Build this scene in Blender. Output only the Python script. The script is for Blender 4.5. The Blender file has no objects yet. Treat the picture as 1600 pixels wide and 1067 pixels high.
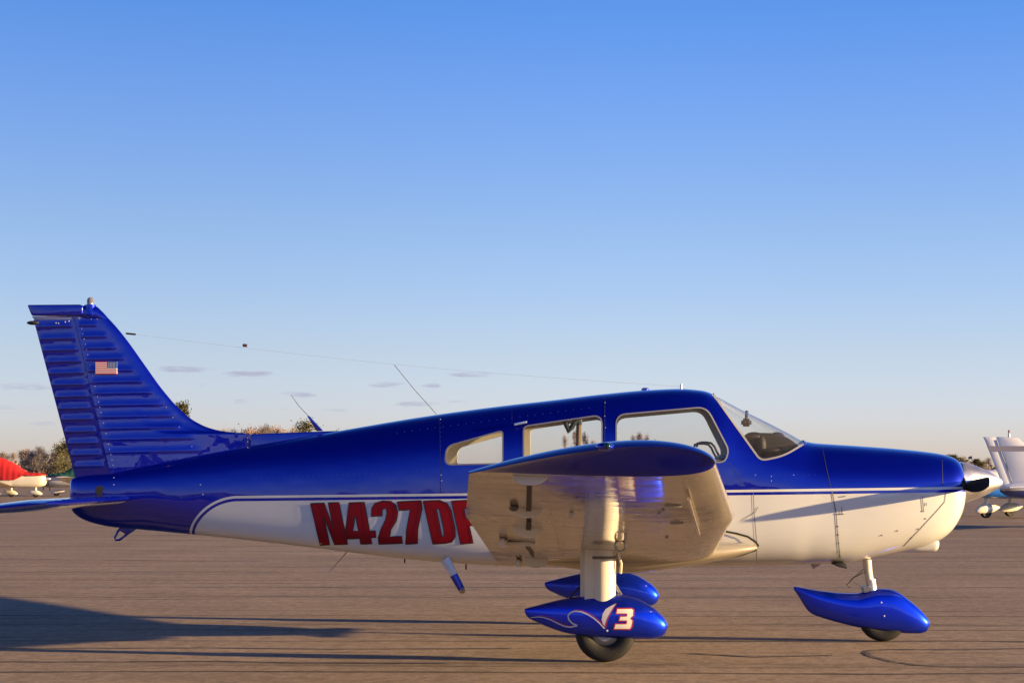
import bpy, bmesh, math, random
import numpy as np
from mathutils import Vector, Matrix
from mathutils.bvhtree import BVHTree
from mathutils.geometry import tessellate_polygon

# ------------------------------------------------------------------ camera, sky, sun, exposure
sc = bpy.context.scene
COL = sc.collection
R = math.radians
F_PX, DC, HC, PX0, PY0 = 2665.0, 13.0, 1.25, 976.0, 745.0      # focal length in photo pixels, distance, eye height, vanishing point

cam = bpy.data.cameras.new('camera')
cam.sensor_width = 36.0
cam.lens = 36.0 * F_PX / 1600.0
cam.shift_x = -(PX0 - 800.0) / 1600.0
cam.shift_y = (PY0 - 533.5) / 1600.0
cam.clip_end = 6000.0
cam_o = bpy.data.objects.new('camera', cam)
cam_o.location = (0, -DC, HC)
cam_o.rotation_euler = (R(90), 0, 0)
COL.objects.link(cam_o)
sc.camera = cam_o

SUN_EL, SUN_AZ = R(8.4), R(10.6)            # low evening sun ahead of the nose, a little to the camera's side
SUN_DIR = Vector((math.cos(SUN_EL) * math.cos(SUN_AZ), -math.cos(SUN_EL) * math.sin(SUN_AZ), math.sin(SUN_EL)))
sun = bpy.data.lights.new('sun', 'SUN')
sun.energy = 5.0
sun.angle = R(0.53)
sun.color = (1.0, 0.69, 0.33)
sun_o = bpy.data.objects.new('sun', sun)
sun_o.rotation_euler = (-SUN_DIR).to_track_quat('-Z', 'Y').to_euler()
COL.objects.link(sun_o)

world = bpy.data.worlds.new('World')
sc.world = world
world.use_nodes = True
sc.view_settings.view_transform = 'Standard'
sc.view_settings.look = 'None'
sc.view_settings.gamma = 1.0
sc.view_settings.use_curve_mapping = False
sc.view_settings.exposure = 1.5
SKY_STRENGTH = 0.0815
sc.cycles.max_bounces = 10
sc.cycles.transparent_max_bounces = 16
sc.cycles.caustics_reflective = False
sc.cycles.caustics_refractive = False


# ------------------------------------------------------------------ node helpers
class N:
    """small wrapper to write node maths as expressions"""
    def __init__(self, nt):
        self.nt = nt

    def new(self, kind, **kw):
        n = self.nt.nodes.new(kind)
        for k, v in kw.items():
            setattr(n, k, v)
        return n

    def put(self, sock, v):
        if isinstance(v, bpy.types.NodeSocket):
            self.nt.links.new(v, sock)
        else:
            sock.default_value = v

    def m(self, op, a, b=0.0, c=0.0, clamp=False):
        n = self.new('ShaderNodeMath', operation=op, use_clamp=clamp)
        self.put(n.inputs[0], a)
        self.put(n.inputs[1], b)
        self.put(n.inputs[2], c)
        return n.outputs[0]

    def mix(self, f, a, b, blend='MIX'):
        n = self.new('ShaderNodeMix', data_type='RGBA', blend_type=blend)
        self.put(n.inputs[0], f)
        self.put(n.inputs[6], a)
        self.put(n.inputs[7], b)
        return n.outputs[2]

    def noise(self, vec, scale, detail=4.0, rough=0.5, dist=0.0):
        n = self.new('ShaderNodeTexNoise')
        if vec is not None:
            self.put(n.inputs['Vector'], vec)
        n.inputs['Scale'].default_value = scale
        n.inputs['Detail'].default_value = detail
        n.inputs['Roughness'].default_value = rough
        n.inputs['Distortion'].default_value = dist
        return n.outputs[0]

    def mapr(self, v, a, b, c=0.0, d=1.0, smooth=False):
        n = self.new('ShaderNodeMapRange')
        n.interpolation_type = 'SMOOTHSTEP' if smooth else 'LINEAR'
        self.put(n.inputs[0], v)
        for i, x in enumerate((a, b, c, d)):
            self.put(n.inputs[1 + i], x)
        return n.outputs[0]

    def mapping(self, vec, scale=(1, 1, 1), loc=(0, 0, 0)):
        n = self.new('ShaderNodeMapping')
        self.put(n.inputs[0], vec)
        n.inputs['Location'].default_value = loc
        n.inputs['Scale'].default_value = scale
        return n.outputs[0]

    def bump(self, h, strength=0.3, dist=0.01):
        n = self.new('ShaderNodeBump')
        n.inputs['Strength'].default_value = strength
        n.inputs['Distance'].default_value = dist
        self.put(n.inputs['Height'], h)
        return n.outputs[0]


def rgb(r, g, b):
    return (r, g, b, 1.0)


def mat(name, color, rough=0.5, metal=0.0, coat=0.0, coat_ior=1.5, spec=0.5, wear=0.0, wear_scale=6.0, bump=0.0, trans=0.0, coat_rough=0.03):
    """plain procedural material: base colour with a little noise wear"""
    ma = bpy.data.materials.new(name)
    ma.use_nodes = True
    nt = ma.node_tree
    n = N(nt)
    p = nt.nodes['Principled BSDF']
    tc = n.new('ShaderNodeTexCoord').outputs['Object']
    if wear:
        f = n.noise(tc, wear_scale, 6, 0.6)
        n.put(p.inputs['Base Color'], n.mix(n.mapr(f, 0.3, 0.75, 0, wear), rgb(*color), rgb(*[c * 0.45 for c in color])))
        n.put(p.inputs['Roughness'], n.mapr(f, 0.3, 0.7, max(rough - 0.06, 0.02), rough + 0.1))
    else:
        p.inputs['Base Color'].default_value = rgb(*color)
        p.inputs['Roughness'].default_value = rough
    p.inputs['Metallic'].default_value = metal
    p.inputs['Specular IOR Level'].default_value = spec
    p.inputs['Coat Weight'].default_value = coat
    p.inputs['Coat Roughness'].default_value = coat_rough
    p.inputs['Coat IOR'].default_value = coat_ior
    p.inputs['Transmission Weight'].default_value = trans
    if bump:
        n.put(p.inputs['Normal'], n.bump(n.noise(tc, wear_scale * 4, 5), bump, 0.01))
    return ma


# ------------------------------------------------------------------ sky with a few thin clouds low over the horizon
def build_world():
    nt = world.node_tree
    n = N(nt)
    bg = nt.nodes['Background']
    sky = n.new('ShaderNodeTexSky', sky_type='NISHITA', sun_disc=False)
    sky.sun_elevation = SUN_EL
    sky.sun_rotation = R(90) + SUN_AZ
    sky.altitude = 0
    sky.air_density = 1.0
    sky.dust_density = 0.35
    sky.ozone_density = 1.6
    tc = n.new('ShaderNodeTexCoord')
    sep = n.new('ShaderNodeSeparateXYZ')
    n.put(sep.inputs[0], tc.outputs['Generated'])
    x, y, z = sep.outputs
    el = n.m('ARCSINE', n.m('MINIMUM', n.m('MAXIMUM', z, -1.0), 1.0))
    hor = n.m('SQRT', n.m('MAXIMUM', n.m('SUBTRACT', 1.0, n.m('MULTIPLY', z, z)), 1e-4))
    az = n.m('ARCTAN2', x, y)
    # richer blue higher up, pale near the horizon, the same all the way round
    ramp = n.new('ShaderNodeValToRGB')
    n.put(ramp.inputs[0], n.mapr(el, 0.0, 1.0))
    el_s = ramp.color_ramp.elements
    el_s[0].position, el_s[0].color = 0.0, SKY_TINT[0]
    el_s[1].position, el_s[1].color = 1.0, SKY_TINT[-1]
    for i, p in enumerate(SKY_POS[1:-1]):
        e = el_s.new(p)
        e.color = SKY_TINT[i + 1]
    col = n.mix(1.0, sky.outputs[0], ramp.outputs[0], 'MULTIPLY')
    # the side away from the sun stays as deep as the rest
    sh = Vector((SUN_DIR.x, SUN_DIR.y)).normalized()
    c_s = n.m('DIVIDE', n.m('ADD', n.m('MULTIPLY', x, sh.x), n.m('MULTIPLY', y, sh.y)), hor)
    fac = n.mapr(c_s, -0.58, -0.12, 0.77, 1.0, True)
    fcol = n.new('ShaderNodeCombineXYZ')
    for i in range(3):
        n.put(fcol.inputs[i], fac)
    col = n.mix(1.0, col, fcol.outputs[0], 'MULTIPLY')
    # thin clouds: a few streaks
    comb = n.new('ShaderNodeCombineXYZ')
    n.put(comb.inputs[0], n.m('MULTIPLY', az, 60.0))
    n.put(comb.inputs[1], n.m('MULTIPLY', el, 330.0))
    wob = n.noise(comb.outputs[0], 1.0, 5, 0.62)
    mask = None
    for (px, py, w, h, s) in [(290, 577, 42, 5.0, .95), (385, 584, 36, 5.0, .9), (35, 604, 55, 5.0, .9), (20, 637, 60, 4.5, .7),
                              (735, 585, 38, 4.5, .8), (615, 601, 34, 4.5, .8), (675, 602, 18, 4, .6), (648, 632, 36, 4.5, .8),
                              (465, 616, 26, 4.5, .9), (377, 627, 16, 3.5, .7), (530, 641, 26, 4, .6), (720, 628, 18, 4, .5), (60, 660, 60, 4, .4),
                              (320, 600, 12, 4, .4), (445, 637, 16, 3.5, .45), (1310, 625, 40, 4, .25), (1700, 610, 60, 5, .7), (-150, 590, 70, 6, .8), (-320, 630, 80, 5, .7), (1900, 640, 70, 5, .6)]:
        a0 = math.atan((px - PX0) / F_PX)
        e0 = math.atan((PY0 - py) / math.hypot(F_PX, px - PX0))
        da = n.m('DIVIDE', n.m('SUBTRACT', az, a0), w / F_PX)
        de = n.m('DIVIDE', n.m('SUBTRACT', el, e0), h / F_PX)
        r2 = n.m('ADD', n.m('MULTIPLY', da, da), n.m('MULTIPLY', de, de))
        g = n.m('MULTIPLY', n.m('SUBTRACT', 1.0, n.m('MULTIPLY', r2, 0.5), clamp=True), s)
        mask = g if mask is None else n.m('MAXIMUM', mask, g)
    near_m = n.mapr(mask, 0.0, 0.25, 0, 1, True)
    mask = n.m('MULTIPLY', n.mapr(n.m('ADD', mask, n.m('MULTIPLY', n.m('SUBTRACT', wob, 0.5), 2.2)), 0.30, 1.15, 0, 1, True), 0.85)
    mask = n.m('MULTIPLY', mask, near_m)
    # the same sort of streaks elsewhere round the horizon, away from the picture
    comb2 = n.new('ShaderNodeCombineXYZ')
    n.put(comb2.inputs[0], n.m('MULTIPLY', az, 9.0))
    n.put(comb2.inputs[1], n.m('MULTIPLY', el, 190.0))
    n.put(comb2.inputs[2], 3.7)
    st = n.mapr(n.noise(comb2.outputs[0], 1.0, 4, 0.5), 0.60, 0.72, 0, 0.6)
    st = n.m('MULTIPLY', st, n.mapr(n.m('ABSOLUTE', n.m('SUBTRACT', el, 0.05)), 0.0, 0.025, 1, 0))
    st = n.m('MULTIPLY', st, n.mapr(n.m('ABSOLUTE', n.m('ADD', az, 0.08)), 0.42, 0.6, 0, 1))
    mask = n.m('MAXIMUM', mask, st)
    col = n.mix(mask, col, CLOUD_COL)
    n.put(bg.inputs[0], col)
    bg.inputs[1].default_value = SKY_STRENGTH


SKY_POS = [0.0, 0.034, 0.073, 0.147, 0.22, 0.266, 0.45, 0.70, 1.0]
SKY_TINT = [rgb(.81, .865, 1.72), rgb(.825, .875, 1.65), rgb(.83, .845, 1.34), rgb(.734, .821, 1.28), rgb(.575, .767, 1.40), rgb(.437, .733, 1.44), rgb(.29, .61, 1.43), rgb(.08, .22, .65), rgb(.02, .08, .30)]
CLOUD_COL = rgb(1.9, 1.95, 2.6)
build_world()


# ------------------------------------------------------------------ mesh helpers
def P(px, py, y=0.0):
    """photo pixel -> world (X, Z) on the vertical plane at that y (for measuring outlines)"""
    d = DC + y
    return ((px - PX0) * d / F_PX, HC - (py - PY0) * d / F_PX)


def mesh_obj(name, verts, faces, mats, parent=None, smooth=True, mi=None, sharp=None):
    me = bpy.data.meshes.new(name)
    me.from_pydata([tuple(v) for v in verts], [], [tuple(f) for f in faces])
    if not isinstance(mats, (list, tuple)):
        mats = [mats]
    for m_ in mats:
        me.materials.append(m_)
    if mi is not None:
        me.polygons.foreach_set('material_index', mi)
    me.polygons.foreach_set('use_smooth', [smooth] * len(me.polygons))
    me.update()
    if smooth and sharp is not None:
        me.set_sharp_from_angle(angle=R(sharp))
    o = bpy.data.objects.new(name, me)
    COL.objects.link(o)
    if parent is not None:
        o.parent = parent
    return o


def bm_obj(name, bm, mats, parent=None, smooth=True, sharp=35):
    me = bpy.data.meshes.new(name)
    bm.normal_update()
    bm.to_mesh(me)
    bm.free()
    if not isinstance(mats, (list, tuple)):
        mats = [mats]
    for m_ in mats:
        me.materials.append(m_)
    me.polygons.foreach_set('use_smooth', [smooth] * len(me.polygons))
    if smooth and sharp is not None:
        me.set_sharp_from_angle(angle=R(sharp))
    o = bpy.data.objects.new(name, me)
    COL.objects.link(o)
    if parent is not None:
        o.parent = parent
    return o


def empty(name, loc, rotz=0.0, label=None, cat=None, group=None):
    o = bpy.data.objects.new(name, None)
    o.location = loc
    o.rotation_euler = (0, 0, rotz)
    o.empty_display_size = 0.3
    COL.objects.link(o)
    tag(o, label, cat, group)
    return o


def tag(o, label=None, cat=None, group=None, kind=None):
    for k, v in (('label', label), ('category', cat), ('group', group), ('kind', kind)):
        if v:
            o[k] = v
    return o


def pchip(xs, ys):
    xs, ys = np.asarray(xs, float), np.asarray(ys, float)
    h = np.diff(xs)
    d = np.diff(ys) / h
    m = np.zeros_like(ys)
    m[0], m[-1] = d[0], d[-1]
    for i in range(1, len(xs) - 1):
        if d[i - 1] * d[i] > 0:
            w1, w2 = 2 * h[i] + h[i - 1], h[i] + 2 * h[i - 1]
            m[i] = (w1 + w2) / (w1 / d[i - 1] + w2 / d[i])

    def f(x):
        x = min(max(float(x), xs[0]), xs[-1])
        i = min(int(np.searchsorted(xs, x, side='right')) - 1, len(xs) - 2)
        i = max(i, 0)
        t = (x - xs[i]) / h[i]
        return float((2 * t**3 - 3 * t**2 + 1) * ys[i] + (t**3 - 2 * t**2 + t) * h[i] * m[i] + (-2 * t**3 + 3 * t**2) * ys[i + 1] + (t**3 - t**2) * h[i] * m[i + 1])
    return f


class Loft:
    """a body along x made of superellipse sections; rows of (x, top, bottom, halfwidth, z of widest, upper exponent, lower exponent)"""
    def __init__(self, rows, y0=0.0):
        rows = sorted(rows)
        a = np.array(rows, float)
        self.x0, self.x1, self.y0 = a[0, 0], a[-1, 0], y0
        self.f = [pchip(a[:, 0], a[:, k]) for k in range(1, 7)]

    def sec(self, x):
        return [f(x) for f in self.f]

    def ring(self, x, n, off=0.0):
        zt, zb, w, zc, nu, nl = self.sec(x)
        zt, zb, w = zt - off, zb + off, max(w - off, 0.001)
        pts = []
        for i in range(n):
            t = 2 * math.pi * i / n
            c, s = math.cos(t), math.sin(t)
            e = nu if s >= 0 else nl
            # parametrise by direction to spread points evenly
            r = (abs(c)**e + abs(s)**e)**(-1.0 / e)
            yy = w * r * c
            zz = (zt - zc) * r * s if s >= 0 else (zc - zb) * r * s
            pts.append((x, self.y0 + yy, zc + zz))
        return pts

    def yside(self, x, z):
        zt, zb, w, zc, nu, nl = self.sec(x)
        if z >= zc:
            s, e = (z - zc) / max(zt - zc, 1e-5), nu
        else:
            s, e = (zc - z) / max(zc - zb, 1e-5), nl
        s = min(max(s, 0), 0.999)
        return w * (1 - s**e)**(1.0 / e)

    def mesh(self, xs, n, off=0.0, flip=False):
        V, Fc = [], []
        for x in xs:
            V += self.ring(x, n, off)
        m = len(xs)
        for i in range(m - 1):
            for j in range(n):
                k = (j + 1) % n
                Fc.append((i * n + j, (i + 1) * n + j, (i + 1) * n + k, i * n + k))
        for i, rev in ((0, False), (m - 1, True)):
            c = len(V)
            r = np.array(V[i * n:(i + 1) * n]).mean(axis=0)
            V.append(tuple(r))
            for j in range(n):
                k = (j + 1) % n
                Fc.append((c, i * n + j, i * n + k) if not rev else (c, i * n + k, i * n + j))
        if flip:
            Fc = [tuple(reversed(f)) for f in Fc]
        return V, Fc


def side_pt(loft, px, py, off=0.003, y_sign=-1):
    """point on the body's camera-side skin that the pixel looks at"""
    y = loft.y0 + y_sign * 0.3
    for _ in range(12):
        x, z = P(px, py, y)
        y = loft.y0 + y_sign * loft.yside(x, z)
    return Vector((x, y + y_sign * off, z))


def tube(pts, r, n=8, closed=False, bm=None, cap=True):
    own = bm is None
    bm = bm or bmesh.new()
    pts = [Vector(p) for p in pts]
    rs = r if isinstance(r, (list, tuple)) else [r] * len(pts)
    rings = []
    ref = None
    for i, p in enumerate(pts):
        if closed:
            t = (pts[(i + 1) % len(pts)] - pts[i - 1]).normalized()
        else:
            t = (pts[min(i + 1, len(pts) - 1)] - pts[max(i - 1, 0)]).normalized()
        if ref is None:
            ref = t.orthogonal().normalized()
        u = (ref - t * ref.dot(t)).normalized()
        ref = u
        v = t.cross(u)
        rings.append([bm.verts.new(p + (u * math.cos(a) + v * math.sin(a)) * rs[i]) for a in [2 * math.pi * k / n for k in range(n)]])
    m = len(rings)
    for i in range(m if closed else m - 1):
        a, b = rings[i], rings[(i + 1) % m]
        for j in range(n):
            bm.faces.new((a[j], a[(j + 1) % n], b[(j + 1) % n], b[j]))
    if cap and not closed:
        bm.faces.new(list(reversed(rings[0])))
        bm.faces.new(rings[-1])
    return bm


def lathe(profile, axis='y', n=40, center=(0, 0, 0), closed_profile=False, bm=None):
    """profile: (radius, along-axis) pairs"""
    bm = bm or bmesh.new()
    c = Vector(center)
    rings = []
    for r, h in profile:
        ring = []
        for k in range(n):
            a = 2 * math.pi * k / n
            ca, sa = r * math.cos(a), r * math.sin(a)
            v = {'y': (ca, h, sa), 'x': (h, ca, sa), 'z': (ca, sa, h)}[axis]
            ring.append(bm.verts.new(c + Vector(v)))
        rings.append(ring)
    m = len(rings)
    for i in range(m if closed_profile else m - 1):
        a, b = rings[i], rings[(i + 1) % m]
        for j in range(n):
            bm.faces.new((a[j], a[(j + 1) % n], b[(j + 1) % n], b[j]))
    if not closed_profile:
        if profile[0][0] > 1e-4:
            bm.faces.new(rings[0])
        if profile[-1][0] > 1e-4:
            bm.faces.new(rings[-1])
    bmesh.ops.remove_doubles(bm, verts=bm.verts, dist=1e-5)
    bmesh.ops.recalc_face_normals(bm, faces=bm.faces)
    return bm


def prism_xz(poly, y0, y1, bevel=0.0, seg=2, bm=None):
    """polygon in (x, z) given a real thickness along y"""
    bm = bm or bmesh.new()
    a = [bm.verts.new((x, y0, z)) for x, z in poly]
    b = [bm.verts.new((x, y1, z)) for x, z in poly]
    n = len(poly)
    fs = [bm.faces.new(a), bm.faces.new(list(reversed(b)))]
    for i in range(n):
        j = (i + 1) % n
        fs.append(bm.faces.new((a[i], b[i], b[j], a[j])))
    bmesh.ops.recalc_face_normals(bm, faces=bm.faces)
    if bevel:
        bmesh.ops.bevel(bm, geom=list(bm.edges), offset=bevel, segments=seg, affect='EDGES', profile=0.5, clamp_overlap=True)
    return bm


def box(bm, c, s, rot=None):
    r = bmesh.ops.create_cube(bm, size=1.0)
    M = Matrix.Translation(c) @ (rot.to_matrix().to_4x4() if rot else Matrix.Identity(4)) @ Matrix.Diagonal((s[0], s[1], s[2], 1))
    bmesh.ops.transform(bm, matrix=M, verts=r['verts'])
    return r['verts']


def round_poly(poly, rad, seg=6):
    """round the corners of a polygon; rad one value or one per corner"""
    n = len(poly)
    rad = rad if isinstance(rad, (list, tuple)) else [rad] * n
    out = []
    for i in range(n):
        p0, p1, p2 = Vector(poly[i - 1]), Vector(poly[i]), Vector(poly[(i + 1) % n])
        a, b = (p0 - p1), (p2 - p1)
        r = min(rad[i], a.length * 0.45, b.length * 0.45)
        s, e = p1 + a.normalized() * r, p1 + b.normalized() * r
        for k in range(seg + 1):
            t = k / seg
            out.append(tuple((1 - t)**2 * s + 2 * t * (1 - t) * p1 + t * t * e))
    return out


def decal(name, loops, project, mats, parent, sub=2):
    """flat paint mark: outline loops (px) filled, subdivided and laid on a skin by project(px,py)"""
    tris = tessellate_polygon([[Vector((x, y, 0)) for x, y in lp] for lp in loops])
    flat = [p for lp in loops for p in lp]
    bm = bmesh.new()
    vs = [bm.verts.new((x, y, 0)) for x, y in flat]
    for t in tris:
        try:
            bm.faces.new([vs[i] for i in t])
        except ValueError:
            pass
    for _ in range(sub):
        bmesh.ops.subdivide_edges(bm, edges=list(bm.edges), cuts=1, use_grid_fill=True)
    for v in bm.verts:
        v.co = project(v.co.x, v.co.y)
    bmesh.ops.recalc_face_normals(bm, faces=bm.faces)
    return bm_obj(name, bm, mats, parent, smooth=True, sharp=None)


def ribbon(name, paths, width, project, mat_, parent, closed=False, step=6.0):
    """narrow painted or recessed line along pixel paths, laid on a skin"""
    bm = bmesh.new()
    for path in paths:
        pts = []
        q = list(path) + ([path[0]] if closed else [])
        for (a, b) in zip(q[:-1], q[1:]):
            k = max(1, int(math.hypot(b[0] - a[0], b[1] - a[1]) / step))
            pts += [(a[0] + (b[0] - a[0]) * i / k, a[1] + (b[1] - a[1]) * i / k) for i in range(k)]
        if not closed:
            pts.append(q[-1])
        n = len(pts)
        L_ = []
        for i in range(n):
            if closed:
                t = Vector(pts[(i + 1) % n]) - Vector(pts[i - 1])
            else:
                t = Vector(pts[min(i + 1, n - 1)]) - Vector(pts[max(i - 1, 0)])
            w = width[0] + (width[1] - width[0]) * i / max(n - 1, 1) if isinstance(width, tuple) else width
            nn = Vector((-t.y, t.x)).normalized() * w * 0.5 if t.length > 0 else Vector((0, w * .5))
            L_.append((bm.verts.new(project(pts[i][0] + nn.x, pts[i][1] + nn.y)), bm.verts.new(project(pts[i][0] - nn.x, pts[i][1] - nn.y))))
        for i in range(n if closed else n - 1):
            a, b = L_[i], L_[(i + 1) % n]
            bm.faces.new((a[0], a[1], b[1], b[0]))
    bmesh.ops.recalc_face_normals(bm, faces=bm.faces)
    return bm_obj(name, bm, mat_, parent, smooth=True, sharp=None)


def boolean(obj, cutter, op, swap=False):
    m_ = obj.modifiers.new('b', 'BOOLEAN')
    m_.operation = op
    m_.solver = 'EXACT'
    m_.object = cutter
    m_.material_mode = 'TRANSFER'
    dg = bpy.context.evaluated_depsgraph_get()
    me = bpy.data.meshes.new_from_object(obj.evaluated_get(dg))
    obj.modifiers.remove(m_)
    old = obj.data
    obj.data = me
    bpy.data.meshes.remove(old)


def drop(o):
    me = o.data
    bpy.data.objects.remove(o)
    bpy.data.meshes.remove(me)


# ------------------------------------------------------------------ ground, field
def build_ground():
    # asphalt apron
    ma = bpy.data.materials.new('asphalt')
    ma.use_nodes = True
    nt = ma.node_tree
    n = N(nt)
    p = nt.nodes['Principled BSDF']
    tc = n.new('ShaderNodeTexCoord').outputs['Object']
    sep = n.new('ShaderNodeSeparateXYZ')
    n.put(sep.inputs[0], tc)
    x, y, _ = sep.outputs
    wob1 = n.noise(n.mapping(tc, (0.12, 0.5, 1)), 1.0, 4, 0.55)
    wob2 = n.noise(n.mapping(tc, (0.9, 2.2, 1)), 1.0, 5, 0.6)
    yy = n.m('ADD', y, n.m('ADD', n.m('MULTIPLY', n.m('SUBTRACT', wob1, 0.5), 0.55), n.m('MULTIPLY', n.m('SUBTRACT', wob2, 0.5), 0.16)))
    yy = n.m('ADD', yy, n.m('MULTIPLY', x, 0.012))

    def seams(freq, off, width, rnd):
        v = n.new('ShaderNodeTexVoronoi', voronoi_dimensions='1D', feature='DISTANCE_TO_EDGE')
        n.put(v.inputs['W'], n.m('ADD', n.m('MULTIPLY', yy, freq), off))
        v.inputs['Scale'].default_value = 1.0
        v.inputs['Randomness'].default_value = rnd
        return n.mapr(n.m('DIVIDE', v.outputs['Distance'], freq), width * 0.35, width, 1, 0, True)
    patch = n.noise(n.mapping(tc, (0.10, 0.8, 1), (3.1, 7.7, 0)), 1.0, 5, 0.6)
    s1 = n.m('MULTIPLY', seams(0.62, 3.3, 0.055, 0.95), n.mapr(patch, 0.38, 0.56, 0.15, 1.0))
    s2 = n.m('MULTIPLY', seams(1.05, 1.7, 0.045, 1.0), n.mapr(n.noise(n.mapping(tc, (0.35, 1.1, 1), (9, 2, 0)), 1.0, 5, 0.7), 0.47, 0.62, 0.0, 0.8))
    s3 = n.m('MULTIPLY', seams(0.33, 0.4, 0.16, 1.0), n.mapr(n.noise(n.mapping(tc, (0.3, 1.4, 1), (2, 5, 0)), 1.0, 6, 0.7), 0.42, 0.62, 0.0, 0.6))
    s1 = n.m('MAXIMUM', s1, s3)
    # streaky lighter/darker courses left by the paver
    course = n.noise(n.mapping(tc, (0.22, 0.9, 1)), 1.0, 6, 0.7)
    blot = n.noise(tc, 0.55, 6, 0.62)
    grit = n.noise(tc, 30.0, 6, 0.8)
    grit2 = n.noise(tc, 170.0, 3, 0.7)
    base = n.mix(n.mapr(course, 0.3, 0.7), rgb(0.325, 0.240, 0.162), rgb(0.500, 0.370, 0.265))
    base = n.mix(n.mapr(blot, 0.38, 0.70, 0, 0.55), base, rgb(0.22, 0.168, 0.115))
    base = n.mix(n.mapr(grit, 0.42, 0.68, 0, 0.6), base, rgb(0.11, 0.09, 0.072))
    base = n.mix(n.mapr(grit2, 0.55, 0.75, 0, 0.40), base, rgb(0.52, 0.43, 0.35))
    mott = n.noise(n.mapping(tc, (1, 1, 1), (4.4, 1.9, 0)), 9.0, 5, 0.75)
    base = n.mix(n.mapr(mott, 0.46, 0.66, 0, 0.5), base, rgb(0.14, 0.113, 0.088))
    base = n.mix(n.mapr(mott, 0.50, 0.34, 0, 0.35), base, rgb(0.44, 0.36, 0.29))
    dark = n.m('MAXIMUM', s1, s2)
    base = n.mix(n.m('MULTIPLY', dark, 0.85), base, rgb(0.045, 0.040, 0.038))
    # oil and tyre spots
    vs = n.new('ShaderNodeTexVoronoi')
    n.put(vs.inputs['Vector'], n.mapping(tc, (0.55, 0.8, 1), (1.3, 0.2, 0)))
    spot = n.m('MULTIPLY', n.mapr(n.m('ADD', vs.outputs['Distance'], n.m('MULTIPLY', wob2, 0.06)), 0.06, 0.13, 1, 0, True), n.mapr(blot, 0.5, 0.62))
    base = n.mix(n.m('MULTIPLY', spot, 0.45), base, rgb(0.05, 0.045, 0.042))
    n.put(p.inputs['Base Color'], base)
    p.inputs['Roughness'].default_value = 0.85
    p.inputs['Specular IOR Level'].default_value = 0.08
    h = n.m('ADD', n.m('MULTIPLY', grit, 0.6), n.m('MULTIPLY', grit2, 0.4))
    h = n.m('SUBTRACT', h, n.m('MULTIPLY', dark, 0.5))
    n.put(p.inputs['Normal'], n.bump(h, 0.75, 0.010))
    o = mesh_obj('apron', [(-300, -90, 0), (300, -90, 0), (300, 185, 0), (-300, 185, 0)], [(0, 1, 2, 3)], ma, smooth=False)
    tag(o, 'weathered brown grey asphalt apron with dark tarred seams', kind='structure')

    # dry grass field to the horizon
    mg = bpy.data.materials.new('dry_grass')
    mg.use_nodes = True
    nt = mg.node_tree
    n = N(nt)
    p = nt.nodes['Principled BSDF']
    tc = n.new('ShaderNodeTexCoord').outputs['Object']
    f = n.noise(tc, 0.06, 6, 0.6)
    g = n.noise(tc, 1.2, 5, 0.7)
    c = n.mix(n.mapr(f, 0.35, 0.65), rgb(0.13, 0.095, 0.05), rgb(0.085, 0.085, 0.035))
    c = n.mix(n.mapr(g, 0.4, 0.7, 0, 0.5), c, rgb(0.06, 0.045, 0.028))
    n.put(p.inputs['Base Color'], c)
    p.inputs['Roughness'].default_value = 0.95
    n.put(p.inputs['Normal'], n.bump(g, 0.6, 0.15))
    o = mesh_obj('grass_field', [(-3500, -3500, -0.02), (3500, -3500, -0.02), (3500, 3500, -0.02), (-3500, 3500, -0.02)], [(0, 1, 2, 3)], mg, smooth=False)
    tag(o, 'dry brown grass field running to the tree line', kind='structure')


build_ground()


def tar_seams():
    m_ = mat('crack_seal_tar', (0.085, 0.072, 0.062), 0.7, wear=0.4, wear_scale=9)
    ap = bpy.data.objects['apron']

    def g(px, py):
        d = F_PX * HC / (py - PY0)
        return ((px - PX0) * d / F_PX, d - DC)
    rnd = random.Random(8)
    for path, w in (([(1352, 1019), (1360, 1016), (1400, 1014.5), (1480, 1015), (1600, 1013), (1750, 1012)], .035), ([(1352, 1019), (1362, 1026), (1395, 1033), (1430, 1039), (1480, 1041.5), (1600, 1042), (1800, 1043)], .03),
                    ([(-100, 917), (60, 916.5), (240, 918), (420, 917), (560, 918.5)], .03), ([(-80, 1012), (120, 1013), (330, 1012), (520, 1014), (800, 1013)], .03), ([(-80, 1034), (140, 1034), (330, 1033), (470, 1035.5), (700, 1036)], .035),
                    ([(-50, 873), (130, 874), (300, 876.5), (420, 877)], .04), ([(1080, 1021), (1180, 1026), (1300, 1024)], .04)):
        pts = [g(*p) for p in path]
        fine = []
        for a, b in zip(pts[:-1], pts[1:]):
            for i in range(8):
                t = i / 8
                fine.append((a[0] + (b[0] - a[0]) * t + rnd.gauss(0, .01), a[1] + (b[1] - a[1]) * t + rnd.gauss(0, .006)))
        fine.append(pts[-1])
        V, Fc = [], []
        for i, p in enumerate(fine):
            q0, q1 = Vector(fine[max(i - 1, 0)]), Vector(fine[min(i + 1, len(fine) - 1)])
            t = (q1 - q0).normalized()
            hw = w * rnd.uniform(.3, .7)
            V += [(p[0] - t.y * hw, p[1] + t.x * hw, 0.004), (p[0] + t.y * hw, p[1] - t.x * hw, 0.004)]
            if i:
                k = 2 * i
                Fc.append((k - 2, k - 1, k + 1, k))
        mesh_obj('tar_seam', V, Fc, m_, ap, False)


tar_seams()

# ------------------------------------------------------------------ materials of the main aircraft
WHITE = (0.66, 0.665, 0.63)
BLUE = (0.0006, 0.007, 0.37)
NAVY = (0.006, 0.008, 0.12)


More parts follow.
